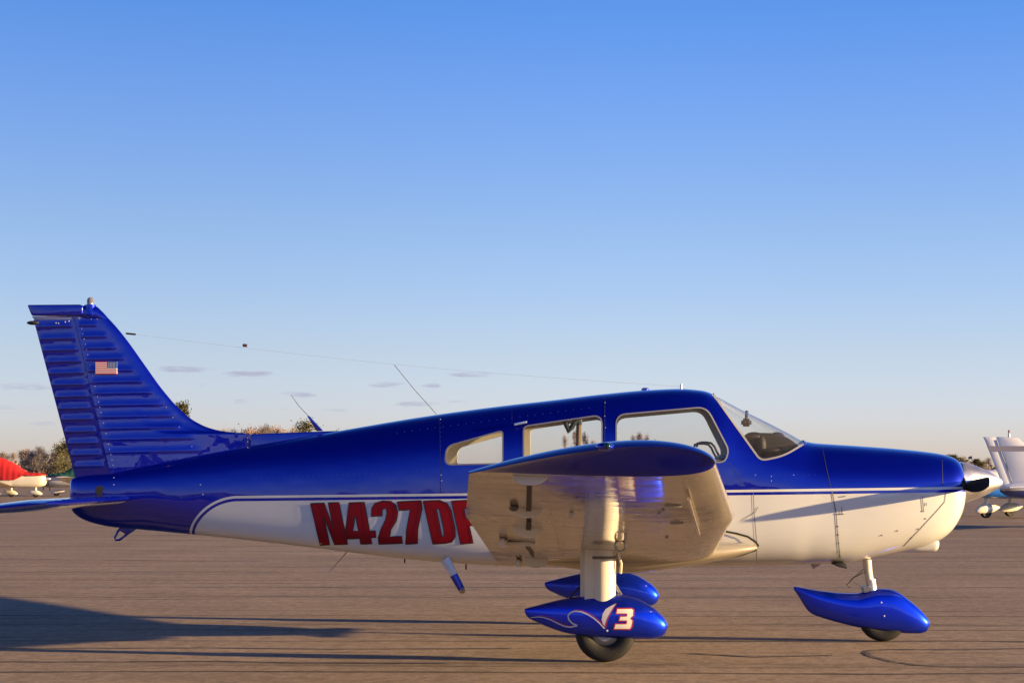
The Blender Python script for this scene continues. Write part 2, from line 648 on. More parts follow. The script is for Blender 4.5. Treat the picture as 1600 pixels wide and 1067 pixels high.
def blue_paint(name, dust=0.12, base=None, coat_ior=1.68, wave=0.25):
    base = base or BLUE
    ma = bpy.data.materials.new(name)
    ma.use_nodes = True
    n = N(ma.node_tree)
    p = ma.node_tree.nodes['Principled BSDF']
    tc = n.new('ShaderNodeTexCoord').outputs['Object']
    f = n.noise(tc, 3.0, 6, 0.65)
    n.put(p.inputs['Base Color'], n.mix(n.mapr(f, 0.35, 0.75, 0, dust), rgb(*base), rgb(base[0] * 2, base[1] * 2.2, base[2] * 1.05)))
    p.inputs['Metallic'].default_value = 0.6
    p.inputs['Roughness'].default_value = 0.34
    p.inputs['Specular IOR Level'].default_value = 0.2
    p.inputs['Coat Weight'].default_value = 1.0
    p.inputs['Coat IOR'].default_value = coat_ior
    n.put(p.inputs['Coat Roughness'], n.mapr(f, 0.3, 0.8, 0.015, 0.06))
    n.put(p.inputs['Coat Normal'], n.bump(n.noise(tc, 2.6, 3, 0.5), wave, 0.05))
    return ma


M_BLUE = blue_paint('candy_blue_paint')
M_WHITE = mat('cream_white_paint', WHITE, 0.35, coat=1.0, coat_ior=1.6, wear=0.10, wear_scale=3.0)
M_RED = mat('dark_red_vinyl', (0.25, 0.0015, 0.007), 0.5, spec=0.2)
M_OUTLINE = mat('black_vinyl_outline', (0.012, 0.010, 0.02), 0.4)
M_BLACK = mat('matte_black_paint', (0.016, 0.012, 0.009), 0.85, spec=0.12, wear=0.3, wear_scale=12)
M_RUBBER = mat('tyre_rubber', (0.013, 0.012, 0.011), 0.75, wear=0.4, wear_scale=20, bump=0.2)
M_ALU = mat('polished_aluminium', (0.84, 0.83, 0.82), 0.40, metal=1.0, wear=0.10, wear_scale=8)
M_STEEL = mat('bare_steel', (0.42, 0.40, 0.38), 0.35, metal=1.0, wear=0.3, wear_scale=20)
M_SEAL = mat('black_rubber_seal', (0.018, 0.017, 0.017), 0.6)
M_SEAM = mat('panel_gap', (0.16, 0.145, 0.13), 0.7)
M_SEAMB = mat('panel_gap_on_blue', (0.012, 0.016, 0.09), 0.6)
M_RIVET = mat('chipped_rivet', (0.42, 0.44, 0.55), 0.45)
M_RIVETB = mat('blue_painted_rivet', (0.02, 0.03, 0.30), 0.3, coat=0.8)
M_INT = mat('cream_cabin_lining', (0.66, 0.60, 0.48), 0.8, wear=0.2, wear_scale=5)
M_DASH = mat('black_glareshield_vinyl', (0.020, 0.019, 0.019), 0.7, wear=0.3, wear_scale=20)
M_SEAT = mat('grey_seat_fabric', (0.16, 0.15, 0.15), 0.9, wear=0.3, wear_scale=15, bump=0.2)
M_STRAP = mat('navy_webbing', (0.012, 0.022, 0.045), 0.8)
M_TAN = mat('tan_webbing', (0.20, 0.15, 0.10), 0.85)
M_CLEAR = mat('clear_lens', (0.9, 0.9, 0.92), 0.08, trans=0.85)
M_REDLENS = mat('red_beacon_lens', (0.55, 0.10, 0.08), 0.12, trans=0.5)
M_GREENLENS = mat('green_position_lens', (0.008, 0.03, 0.025), 0.1)


def glass_mat(name, tint=(0.93, 0.95, 0.96)):
    ma = bpy.data.materials.new(name)
    ma.use_nodes = True
    nt = ma.node_tree
    nt.nodes.remove(nt.nodes['Principled BSDF'])
    n = N(nt)
    tr = n.new('ShaderNodeBsdfTransparent')
    tr.inputs[0].default_value = rgb(*tint)
    gl = n.new('ShaderNodeBsdfGlossy')
    gl.inputs['Roughness'].default_value = 0.03
    df = n.new('ShaderNodeBsdfDiffuse')
    df.inputs[0].default_value = rgb(0.7, 0.68, 0.62)
    tc = n.new('ShaderNodeTexCoord').outputs['Object']
    haze = n.mapr(n.noise(tc, 5.0, 5, 0.6), 0.3, 0.8, 0.015, 0.06)
    fr = n.new('ShaderNodeFresnel')
    bf = n.new('ShaderNodeNewGeometry').outputs['Backfacing']
    n.put(fr.inputs[0], n.mapr(bf, 0, 1, 1.45, 1 / 1.45))
    a = n.new('ShaderNodeMixShader')
    n.put(a.inputs[0], haze)
    n.put(a.inputs[1], tr.outputs[0])
    n.put(a.inputs[2], df.outputs[0])
    b = n.new('ShaderNodeMixShader')
    n.put(b.inputs[0], fr.outputs[0])
    n.put(b.inputs[1], a.outputs[0])
    n.put(b.inputs[2], gl.outputs[0])
    nt.links.new(b.outputs[0], nt.nodes['Material Output'].inputs[0])
    return ma


M_GLASS = glass_mat('cabin_perspex')


def fuselage_paint():
    """two-tone scheme: blue over white with a pinstripe that curves down at the tail"""
    ma = bpy.data.materials.new('blue_over_white_paint')
    ma.use_nodes = True
    nt = ma.node_tree
    n = N(nt)
    p = nt.nodes['Principled BSDF']
    tc = n.new('ShaderNodeTexCoord').outputs['Object']
    sep = n.new('ShaderNodeSeparateXYZ')
    n.put(sep.inputs[0], tc)
    x, y, z = sep.outputs
    RR = 0.42
    u = n.m('SUBTRACT', x, -3.31)
    v = n.m('SUBTRACT', n.m('ADD', 1.146, n.m('MULTIPLY', x, 0.0128)), z)
    a = n.m('MAXIMUM', n.m('SUBTRACT', RR, u), 0.0)
    b = n.m('MAXIMUM', n.m('SUBTRACT', RR, v), 0.0)
    d = n.m('SUBTRACT', n.m('SQRT', n.m('ADD', n.m('MULTIPLY', a, a), n.m('MULTIPLY', b, b))), RR)
    white = n.m('LESS_THAN', d, -0.040)
    pin = n.m('MULTIPLY', n.m('LESS_THAN', d, 0.0), n.m('GREATER_THAN', d, -0.018))
    iswhite = n.m('MAXIMUM', white, pin)
    f = n.noise(tc, 3.0, 6, 0.65)
    dirt = n.noise(n.mapping(tc, (0.8, 1, 4)), 2.5, 6, 0.65)
    wcol = n.mix(n.mapr(dirt, 0.45, 0.8, 0, 0.16), rgb(*WHITE), rgb(0.50, 0.47, 0.42))
    # exhaust and oil film along the belly
    low = n.m('MULTIPLY', n.mapr(z, 0.72, 0.58), n.mapr(dirt, 0.35, 0.75, 0.0, 0.40))
    wcol = n.mix(low, wcol, rgb(0.36, 0.33, 0.28))
    bcol = n.mix(n.mapr(f, 0.35, 0.75, 0, 0.12), rgb(*BLUE), rgb(0.001, 0.014, 0.40))
    n.put(p.inputs['Base Color'], n.mix(iswhite, bcol, wcol))
    n.put(p.inputs['Metallic'], n.m('MULTIPLY', n.m('SUBTRACT', 1.0, iswhite), 0.6))
    p.inputs['Roughness'].default_value = 0.34
    p.inputs['Specular IOR Level'].default_value = 0.2
    p.inputs['Coat Weight'].default_value = 1.0
    n.put(p.inputs['Coat IOR'], n.mix(iswhite, rgb(1.68, 1.68, 1.68), rgb(1.5, 1.5, 1.5)))
    n.put(p.inputs['Coat Roughness'], n.mapr(f, 0.3, 0.8, 0.015, 0.07))
    # oil-canning of thin sheet between frames
    n.put(p.inputs['Coat Normal'], n.bump(n.noise(n.mapping(tc, (1.6, 1, 2.6)), 1.3, 2, 0.5), 0.22, 0.05))
    return ma


M_FUS = fuselage_paint()

# ------------------------------------------------------------------ THE MAIN AIRCRAFT
plane = empty('light_aircraft', (0, 0, 0), 0, 'blue and white low wing light aircraft parked side-on with red registration letters', 'airplane')


def fus_row(px, top, bot, w, zc, nu, nl):
    x, zt = P(px, top)
    return (x, zt, P(px, bot)[1], w, P(px, zc)[1], nu, nl)


FUS = Loft([fus_row(*r) for r in [
    (111, 750, 788, .028, 768, 2.2, 2.2), (113, 747.5, 797, .042, 769, 2.2, 2.2), (119, 745.5, 804, .055, 770, 2.2, 2.2), (130, 743, 811, .07, 771, 2.2, 2.3),
    (150, 740, 818, .086, 772, 2.2, 2.3), (175, 736.5, 823, .105, 773, 2.2, 2.4),
    (230, 726.5, 828, .147, 773, 2.2, 2.5), (300, 713, 834.5, .20, 776, 2.25, 3.4), (390, 697, 843, .262, 780, 2.3, 4.2), (480, 682, 853, .325, 784, 2.35, 4.6),
    (560, 668, 862.5, .385, 786, 2.4, 4.8), (640, 654.5, 871.5, .44, 787, 2.5, 4.8), (700, 645.5, 877, .478, 786, 2.6, 4.8), (785, 634.5, 882, .515, 783, 2.7, 4.6),
    (860, 626, 884, .535, 778, 2.8, 4.2), (945, 616, 885, .545, 773, 2.9, 3.5), (1010, 610, 885, .545, 773, 2.9, 3.5), (1060, 608, 884.5, .545, 773, 2.9, 3.5),
    (1095, 610.5, 884, .545, 773, 2.9, 3.5), (1118, 618, 883.5, .545, 773, 2.8, 3.5), (1150, 634.5, 883, .54, 773, 2.5, 3.5), (1190, 654, 882.5, .535, 773, 2.3, 3.4),
    (1230, 674.5, 881.5, .525, 773, 2.3, 3.4), (1258, 689, 880.8, .515, 773, 2.3, 3.3), (1270, 691.8, 880.4, .51, 774, 2.35, 3.3), (1300, 694, 879.5, .50, 775, 2.4, 3.2),
    (1316, 695, 878.5, .495, 775, 2.4, 3.1), (1360, 698, 870, .48, 775, 2.4, 3.0), (1400, 701, 862, .46, 775, 2.4, 2.9), (1440, 705, 853.5, .43, 775, 2.4, 2.8),
    (1462, 708, 845, .405, 775, 2.4, 2.7), (1478, 711.5, 833.5, .38, 774, 2.4, 2.6), (1488, 715.5, 821, .35, 772, 2.4, 2.5), (1495, 721, 808, .31, 768, 2.3, 2.4),
    (1499, 728, 796, .25, 763, 2.2, 2.2), (1501.5, 738, 776, .14, 757, 2.0, 2.0)]])


def win_prism(name, poly_px, radius, y=-0.45, depth=1.2):
    poly = [P(px, py, y) for px, py in poly_px]
    poly = round_poly(poly, radius)
    return bm_obj(name, prism_xz(poly, -depth, depth), M_INT, None, False)


WINDOWS = {
    'rear': [(695, 726), (697.5, 697), (785.5, 672.5), (785.5, 724)],
    'middle': [(818, 722), (818, 666), (940.5, 648), (940.5, 722)],
    'front': [(963, 722), (963, 648), (1104, 635.5), (1139, 703), (1133, 722)],
}
WIN_RAD = {'rear': [.05, .055, .03, .03], 'middle': [.03, .04, .07, .05], 'front': [.05, .07, .075, .08, .05]}
SHIELD = [(1114, 615), (1188.5, 719.5), (1225, 712), (1262, 689.5), (1275, 640), (1160, 560)]


def build_fuselage():
    xs = []
    x = FUS.x0
    while x < FUS.x1 - 1e-6:
        xs.append(x)
        fine = x < P(180, 0)[0] or x > P(1455, 0)[0]
        x += 0.008 if fine else 0.030
    xs.append(FUS.x1)
    V, Fc = FUS.mesh(xs, 112)
    outer = mesh_obj('fuselage', V, Fc, [M_FUS, M_INT], plane)
    bm = bmesh.new()
    bm.from_mesh(outer.data)
    bmesh.ops.recalc_face_normals(bm, faces=bm.faces)
    bm.to_mesh(outer.data)
    bm.normal_update()
    bvh = BVHTree.FromBMesh(bm)
    bm.faces.ensure_lookup_table()
    vn = [v.normal.copy() for v in bm.verts]
    fverts = [[v.index for v in f.verts] for f in bm.faces]
    vco = [v.co.copy() for v in bm.verts]
    bm.free()
    # cabin cavity
    cx = list(np.arange(P(655, 0)[0], P(1262, 0)[0], 0.035))
    V, Fc = FUS.mesh(cx, 72, off=0.035)
    cav = mesh_obj('cavity', V, Fc, M_INT, None)
    bm = bmesh.new()
    bm.from_mesh(cav.data)
    bmesh.ops.recalc_face_normals(bm, faces=bm.faces)
    bm.to_mesh(cav.data)
    bm.free()
    boolean(outer, cav, 'DIFFERENCE')
    drop(cav)
    cutters = {k: win_prism('cut', v, WIN_RAD[k]) for k, v in WINDOWS.items()}
    cutters['shield'] = bm_obj('cut', prism_xz(round_poly([P(px, py, -0.40) for px, py in SHIELD], [.01, .05, .12, .03, .01, .01]), -1.2, 1.2), M_INT, None, False)
    for c in cutters.values():
        boolean(outer, c, 'DIFFERENCE')
    # clean shading from the uncut body
    me = outer.data
    me.polygons.foreach_set('use_smooth', [True] * len(me.polygons))
    normals = [None] * len(me.loops)
    for poly in me.polygons:
        c = poly.center
        loc, nor, idx, dist = bvh.find_nearest(c)
        skin = dist < 0.004 and nor.dot(poly.normal) > 0.85
        for li in poly.loop_indices:
            if skin:
                co = me.vertices[me.loops[li].vertex_index].co
                loc, nor, idx, dist = bvh.find_nearest(co)
                fv = fverts[idx]
                ws = [1.0 / ((vco[i] - loc).length + 1e-5)**2 for i in fv]
                s = Vector((0, 0, 0))
                for i, w_ in zip(fv, ws):
                    s += vn[i] * w_
                normals[li] = s.normalized()
            else:
                normals[li] = poly.normal.copy()
    me.normals_split_custom_set([tuple(v) for v in normals])
    outer.name = 'fuselage'
    # panes: a thin shell of the same skin, cut to each opening
    gx = list(np.arange(P(670, 0)[0], P(1275, 0)[0], 0.04))

    def shell():
        V1, F1 = FUS.mesh(gx, 72, off=0.010)
        V2, F2 = FUS.mesh(gx, 72, off=0.016, flip=True)
        V2 = [((v[0] * 0.9985 + 0.0003), v[1], v[2]) for v in V2]
        o = mesh_obj('shell', V1 + V2, F1 + [tuple(i + len(V1) for i in f) for f in F2], M_GLASS, None)
        bm = bmesh.new()
        bm.from_mesh(o.data)
        bmesh.ops.recalc_face_normals(bm, faces=bm.faces)
        # inner surface must face inwards
        bm.to_mesh(o.data)
        bm.free()
        return o
    for k, c in cutters.items():
        s = shell()
        boolean(s, c, 'INTERSECT')
        me = s.data
        me.materials.clear()
        me.materials.append(M_GLASS)
        me.polygons.foreach_set('material_index', [0] * len(me.polygons))
        me.polygons.foreach_set('use_smooth', [True] * len(me.polygons))
        me.set_sharp_from_angle(angle=R(40))
        if k == 'shield':
            s.name = 'windshield'
            s.parent = plane
        else:
            for sg in (-1, 1):
                bm = bmesh.new()
                bm.from_mesh(me)
                bmesh.ops.delete(bm, geom=[v for v in bm.verts if v.co.y * sg < 0], context='VERTS')
                bm_obj('window_pane', bm, M_GLASS, plane, True, 40)
            drop(s)
    for c in cutters.values():
        drop(c)


build_fuselage()
fus_side = lambda px, py: side_pt(FUS, px, py, 0.003)
fus_side2 = lambda px, py: side_pt(FUS, px, py, 0.0045)

# window surrounds: thin pale trim round each opening
for k, poly in WINDOWS.items():
    rp = round_poly([Vector(q) for q in poly], [r * 213 for r in WIN_RAD[k]])
    ribbon('window_trim', [rp], 2.2, fus_side, mat('window_trim_grey', (0.22, 0.22, 0.27), 0.45), plane, closed=True, step=4)
sh = round_poly([Vector(q) for q in SHIELD[:4]], [2, 10, 25, 4])
path = [q for q in sh if q[1] > 612]
ribbon('windshield_trim', [path], 3.0, fus_side, mat('windshield_trim_grey', (0.24, 0.24, 0.28), 0.4), plane, step=4)


# ---- registration letters
def crop2(pts):
    return [(400 + a / 2.6675, 580 + b / 2.6675) for a, b in pts]


GLYPHS = [
    [[(227, 550), (284, 548), (322, 652), (301, 547), (346, 546), (382, 720), (328, 722), (284, 606), (307, 722), (268, 725)]],
    [[(388, 547), (452, 545), (474, 665), (497, 664), (501, 692), (479, 693), (483, 718), (437, 720), (432, 696), (376, 698), (373, 668)], [(404, 666), (427, 665), (414, 592)]],
    [[(481, 604), (483, 570), (497, 549), (528, 539), (562, 541), (583, 557), (591, 588), (585, 622), (562, 660), (558, 689), (607, 687), (611, 716), (512, 720), (510, 692), (520, 660), (540, 618), (546, 590), (543, 573), (534, 570), (526, 578), (526, 602)]],
    [[(589, 543), (689, 538), (692, 572), (674, 660), (673, 717), (624, 720), (627, 665), (643, 576), (597, 579)]],
    [[(697, 540), (765, 537), (796, 549), (813, 577), (829, 650), (831, 688), (817, 710), (790, 716), (737, 719)], [(752, 572), (764, 575), (783, 660), (784, 684), (775, 689)]],
    [[(815, 540), (884, 536), (924, 545), (945, 572), (950, 608), (938, 632), (912, 642), (889, 643), (905, 715), (853, 719)], [(868, 571), (886, 574), (896, 598), (890, 611), (876, 612)]],
]
for g in GLYPHS:
    lo = decal('registration_letter', [crop2(l) for l in g], fus_side, M_RED, plane, 3)
    rb = ribbon('letter_outline', [crop2(l) for l in g], 1.5, fus_side2, M_OUTLINE, lo, closed=True, step=5)

# ---- panel gaps, rivets, latches on the skin
ribbon('panel_gap', [[(1300, 768), (1306, 800), (1309, 840), (1313, 877)]], 1.6, fus_side, M_SEAM, plane)
ribbon('panel_gap', [[(1177, 770), (1178, 800), (1182, 845), (1182, 879)]], 1.1, fus_side, M_SEAM, plane)
ribbon('panel_gap', [[(1478, 768), (1476, 784), (1462, 800), (1438, 826), (1412, 853)]], 1.0, fus_side, M_SEAM, plane)
ribbon('panel_gap', [[(1284, 693), (1290, 725), (1298, 760)]], 1.1, fus_side, M_SEAMB, plane)
ribbon('panel_gap', [[(1472, 712), (1473, 758)]], 1.0, fus_side, M_SEAMB, plane)
ribbon('panel_gap', [[(945, 620), (945, 690), (946, 760)]], 1.0, fus_side, M_SEAMB, plane)
ribbon('panel_gap', [[(800, 640), (800, 662)]], 0.8, fus_side, M_SEAMB, plane)
ribbon('panel_gap', [[(686, 652), (688, 700), (688, 770)]], 0.8, fus_side, M_SEAMB, plane)
ribbon('panel_gap', [[(1140, 722), (1158, 752), (1160, 759)]], 0.8, fus_side, M_SEAMB, plane)
for path in ([(1313, 776), (1321, 775)], [(1315, 791), (1315, 803)], [(1305, 803), (1318, 803)], [(1441, 775), (1442, 789)], [(1440, 798), (1444, 799)], [(1442, 789), (1443, 799)], [(1447, 785), (1447, 790)]):
    ribbon('cowl_latch', [path], 1.5, fus_side2, M_STEEL, plane)


def rivets(name, pts, r, proj, parent, m_):
    bm = bmesh.new()
    for (px, py) in pts:
        c = proj(px, py)
        res = bmesh.ops.create_icosphere(bm, subdivisions=1, radius=r)
        for v in res['verts']:
            v.co = Vector((v.co.x, v.co.y * 0.4, v.co.z)) + c
    o = bm_obj(name, bm, m_, parent, True)
    o['kind'] = 'stuff'
    return o


rnd = random.Random(4)
rv = [(945 + rnd.uniform(-.4, .4), 622 + i * 7.0) for i in range(10)] + [(688, 654 + i * 7) for i in range(16)] + [(560 + i * 30, 764 - i * .3) for i in range(5)] \
    + [(1210 + i * 9, 741 + (i % 2)) for i in range(8)] + [(620 + i * 12, 676 - i * 1.55) for i in range(26)] + [(400 + i * 9, 748 - i * .4) for i in range(60)]
rivets('rivets', rv, 0.0036, fus_side, plane, M_RIVETB)
rv = [(945.3, 629), (944.8, 650), (946, 668), (688, 655), (387, 684), (387, 690), (387, 699), (1205, 744), (1205, 751), (1180, 742), (313, 757), (317, 772), (178, 746), (178, 757), (689, 742), (690, 751), (1240, 742)]
rivets('rivets', rv, 0.0040, fus_side, plane, M_RIVET)
rv = [(1309 + i * .8, 822 + i * 13) for i in range(4)] + [(1378, 836), (1402, 829), (1434, 826), (1424, 840), (1446, 810)]
rivets('cowl_screws', rv, 0.006, fus_side, plane, M_SEAM)
# small stain by the front of the cabin
ribbon('oil_streak', [[(1158, 813), (1170, 806), (1180, 800), (1184, 792)]], (0.5, 1.1), fus_side, M_SEAM, plane)

# door handle and vents
bm = prism_xz([(P(803, 0, -.48)[0], P(0, 661, -.48)[1]), (P(823, 0, -.48)[0], P(0, 657, -.48)[1]), (P(823, 0, -.48)[0], P(0, 660.5, -.48)[1]), (P(803, 0, -.48)[0], P(0, 665, -.48)[1])], -0.455, -0.43, 0.003)
bm_obj('door_latch', bm, M_ALU, plane)
# tail cone light hole
c = side_pt(FUS, 156, 766, 0.0)
bm = lathe([(0.0, -0.004), (0.036, -0.004), (0.036, 0.05)], 'y', 24, c)
bm_obj('tail_opening', bm, M_SEAL, plane)

# ---- cowl scoop under the nose, front inlets, exhaust
SCOOP = Loft([fus_row(*r) for r in [(1388, 850, 861, .05, 855, 2.5, 2.5), (1405, 846, 863, .10, 855, 3, 3), (1430, 843, 863, .13, 854, 3, 3.2), (1455, 838, 862, .135, 851, 3, 3.2),
                                    (1461, 838, 860, .13, 850, 3, 3), (1463.5, 841, 855, .11, 849, 2.6, 2.6)]])
V, Fc = SCOOP.mesh(list(np.linspace(SCOOP.x0, SCOOP.x1, 40)), 40)
o = mesh_obj('cowl_scoop', V, Fc, M_WHITE, plane, True, None, 45)
for sg in (-1, 1):
    bm = lathe([(0.075, -0.05), (0.085, 0.012), (0.078, 0.018), (0.065, 0.010), (0.060, -0.03), (0.0, -0.03)], 'x', 28, (P(1498, 0)[0] - 0.03, sg * 0.26, P(0, 757)[1]))
    for v in bm.verts:
        v.co.z = P(0, 757)[1] + (v.co.z - P(0, 757)[1]) * 0.72
    bm_obj('air_inlet', bm, M_SEAL, plane)
bm = prism_xz([P(1292, 877), P(1312, 876), P(1313, 884), P(1300, 881)], -0.42, 0.42, 0.006)
bm_obj('cowl_outlet', bm, M_SEAL, plane)
bm = tube([(P(1275, 0)[0] + 0.1, -0.1, 0.66), (P(1270, 0)[0], -0.1, 0.585), (P(1266, 0)[0], -0.1, 0.575)], 0.022, 12)
bm_obj('drain_pipe', bm, M_STEEL, plane)

# ---- propeller and spinner
HUB = Vector((P(1507, 0)[0], 0, P(0, 753.5)[1]))
xs0 = P(1500.5, 0)[0] + 0.002
prof = [(0.0, P(1567, 0)[0] - xs0), (0.012, P(1566.3, 0)[0] - xs0), (0.03, 0.305), (0.06, 0.262), (0.09, 0.205), (0.12, 0.135), (0.145, 0.065), (0.157, 0.015), (0.159, 0.0), (0.15, -0.004), (0.0, -0.004)]
bm_obj('spinner', lathe(prof, 'x', 56, (xs0, 0, HUB.z)), M_ALU, plane, True, 40)


def blade(sg, tilt):
    V, Fc = [], []
    nr, nc = 26, 20
    Rm = Matrix.Rotation(tilt, 3, 'X')
    for i in range(nr + 1):
        s = i / nr
        r = 0.06 + 0.80 * s
        ch = 0.115 + 0.050 * math.sin(min(1, s * 2.2) * math.pi * 0.5) - 0.015 * max(0, s - 0.7) / 0.3
        if s > 0.50:
            ch *= math.sqrt(max(0.01, 1 - ((s - 0.50) / 0.50)**2))
        th = 0.030 * (1 - s) + 0.009
        beta = R(70) * (1 - s) + R(34) * s
        if s < 0.08:
            ch, th = 0.08, 0.05
        for k in range(nc):
            a = 2 * math.pi * k / nc
            cx, cy = math.cos(a) * ch / 2, math.sin(a) * th / 2 * (1 if math.sin(a) > 0 else 0.35)
            # chord lies between the plane of rotation (z) and the axis (x)
            vx = cx * math.sin(beta) + cy * math.cos(beta)
            vz = (cx * math.cos(beta) - cy * math.sin(beta)) * (-sg)
            V.append(HUB + Rm @ Vector((vx, sg * r, vz)))
    for i in range(nr):
        for k in range(nc):
            q = (k + 1) % nc
            Fc.append((i * nc + k, i * nc + q, (i + 1) * nc + q, (i + 1) * nc + k))
    Fc.append(tuple(range(nc)))
    Fc.append(tuple(nr * nc + k for k in reversed(range(nc))))
    bm = bmesh.new()
    vs = [bm.verts.new(v) for v in V]
    for f in Fc:
        bm.faces.new([vs[i] for i in f])
    bmesh.ops.recalc_face_normals(bm, faces=bm.faces)
    return bm


prop = bm_obj('propeller', lathe([(0.0, -0.02), (0.06, -0.02), (0.06, 0.05), (0.0, 0.05)], 'x', 24, HUB), M_STEEL, plane)
for sg in (-1, 1):
    bm_obj('propeller_blade', blade(sg, R(1.5)), M_BLACK, prop)


# ---- wings
def airfoil(s, t=0.148, camber=0.03):
    yt = 5 * t * (0.2969 * math.sqrt(s) - 0.126 * s - 0.3516 * s * s + 0.2843 * s**3 - 0.1036 * s**4)
    p = 0.4
    yc = camber / p**2 * (2 * p * s - s * s) if s < p else camber / (1 - p)**2 * (1 - 2 * p + 2 * p * s - s * s)
    return yc + yt, yc - yt


WING_Y = [0.40, 0.64, 2.90, 5.02]
W_LEX = pchip(WING_Y, [0.648, 0.648, 0.648, 0.424])
W_TEX = pchip(WING_Y, [-0.94, -0.94, -0.94, -0.728])
W_LEZ = pchip(WING_Y, [0.676, 0.709, 1.023, 1.318])
W_TEZ = pchip(WING_Y, [0.615, 0.655, 1.020, 1.276])


def lin(xs, ys):
    return lambda v: float(np.interp(v, xs, ys))


W_LEX, W_TEX, W_LEZ, W_TEZ = (lin(WING_Y, a) for a in ([0.648, 0.648, 0.648, 0.424], [-0.94, -0.94, -0.94, -0.728], [0.676, 0.709, 1.023, 1.318], [0.615, 0.655, 1.020, 1.276]))


def wing_pt(yabs, s, upper):
    lx, tx, lz, tz = W_LEX(yabs), W_TEX(yabs), W_LEZ(yabs), W_TEZ(yabs)
    c = lx - tx
    u, l = airfoil(s)
    return lx + (tx - lx) * s, lz + (tz - lz) * s + c * (u if upper else l)


def make_wing(sg):
    nch = 44
    ss = [(1 - math.cos(math.pi * i / nch)) / 2 for i in range(nch + 1)]
    ys = list(np.linspace(0.42, 2.9, 14)) + list(np.linspace(2.9, 5.02, 14))[1:]
    V, Fc = [], []
    nloop = 2 * nch
    for yv in ys:
        for i in range(nch + 1):
            x, z = wing_pt(yv, ss[i], True)
            V.append((x, sg * yv, z))
        for i in range(nch - 1, 0, -1):
            x, z = wing_pt(yv, ss[i], False)
            V.append((x, sg * yv, z))
    for a in range(len(ys) - 1):
        for k in range(nloop):
            q = (k + 1) % nloop
            Fc.append((a * nloop + k, a * nloop + q, (a + 1) * nloop + q, (a + 1) * nloop + k))
    Fc.append(tuple(range(nloop)))
    Fc.append(tuple((len(ys) - 1) * nloop + k for k in reversed(range(nloop))))
    bm = bmesh.new()
    vs = [bm.verts.new(v) for v in V]
    for f in Fc:
        bm.faces.new([vs[i] for i in f])
    bmesh.ops.recalc_face_normals(bm, faces=bm.faces)
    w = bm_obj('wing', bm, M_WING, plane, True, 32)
    # drooped-up tip: the upper skin runs out over a cut-back underside
    V, Fc = [], []
    rows = 10
    for j in range(rows + 1):
        t = j / rows
        out = 0.005 + 0.155 * t
        for i in range(nch + 1):
            s = ss[i]
            x, zu = wing_pt(5.02, s, True)
            _, zl = wing_pt(5.02, s, False)
            edge = math.sqrt(max(0.0, 1 - (2 * s - 1)**2 * 0.9))          # rounded plan form
            yv = 5.022 + (out * edge)
            zup = zu - 0.035 * t * t * edge
            zlo = zl + (zup - zl) * (t**1.15)
            V.append((x, sg * yv, zup))
            V.append((x, sg * yv, zlo))
    st = (nch + 1) * 2
    for j in range(rows):
        for i in range(nch):
            a = j * st + i * 2
            Fc.append((a, a + 2, a + st + 2, a + st))
            Fc.append((a + 1, a + st + 1, a + st + 3, a + 3))
    for i in range(nch):
        a = i * 2
        Fc.append((a, a + 1, a + 3, a + 2))
    bm = bmesh.new()
    vs = [bm.verts.new(v) for v in V]
    for f in Fc:
        try:
            bm.faces.new([vs[i] for i in f])
        except ValueError:
            pass
    bmesh.ops.remove_doubles(bm, verts=bm.verts, dist=1e-5)
    bmesh.ops.recalc_face_normals(bm, faces=bm.faces)
    bm_obj('wing_tip', bm, M_TIP, w, True, 50)
    return w


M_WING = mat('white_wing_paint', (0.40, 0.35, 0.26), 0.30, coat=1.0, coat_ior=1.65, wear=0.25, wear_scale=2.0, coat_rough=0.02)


def wavy_skin(ma):
    n = N(ma.node_tree)
    p = ma.node_tree.nodes['Principled BSDF']
    tc = n.new('ShaderNodeTexCoord').outputs['Object']
    h = n.m('ADD', n.noise(n.mapping(tc, (0.9, 5.0, 1)), 1.0, 4, 0.6), n.m('MULTIPLY', n.noise(tc, 3.0, 3, 0.5), 0.3))
    n.put(p.inputs['Coat Normal'], n.bump(h, 0.055, 0.05))


wavy_skin(M_WING)
M_TIP = blue_paint('shade_darkened_tip_blue', 0.1, (0.0005, 0.005, 0.26), 1.38, 0.05)  # same blue as the body, base colour darkened to paint the tip's shade
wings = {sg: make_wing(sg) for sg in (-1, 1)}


def under(px, py, off=0.004):
    """point on the near wing's underside seen at that pixel"""
    best = None
    for yv in np.linspace(0.6, 5.0, 500):
        x = (px - PX0) * (DC - yv) / F_PX
        lx, tx = W_LEX(yv), W_TEX(yv)
        s = min(max((lx - x) / (lx - tx), 0.001), 0.999)
        _, z = wing_pt(yv, s, False)
        pz = PY0 - (z - HC) * F_PX / (DC - yv)
        e = abs(pz - py)
        if best is None or e < best[0]:
            best = (e, x, -yv, z)
    return Vector((best[1], best[2], best[3] - off))


def wing_disc(px, py, r, m_, name, flat=0.010):
    c = under(px, py, 0.0)
    bm = lathe([(0.0, -flat), (r * 0.92, -flat), (r, -flat * 0.4), (r, 0.02)], 'z', 36)
    nrm = Vector((0.02, -0.135, 1)).normalized()
    bm.transform(Matrix.Translation(c) @ nrm.rotation_difference(Vector((0, 0, 1))).inverted().to_matrix().to_4x4())
    return bm_obj(name, bm, m_, wings[-1])


M_PLATE = mat('pale_grey_plate', (0.62, 0.62, 0.63), 0.4, coat=0.6)
M_PLATE2 = mat('cream_plate', (0.74, 0.68, 0.55), 0.4, coat=0.4)


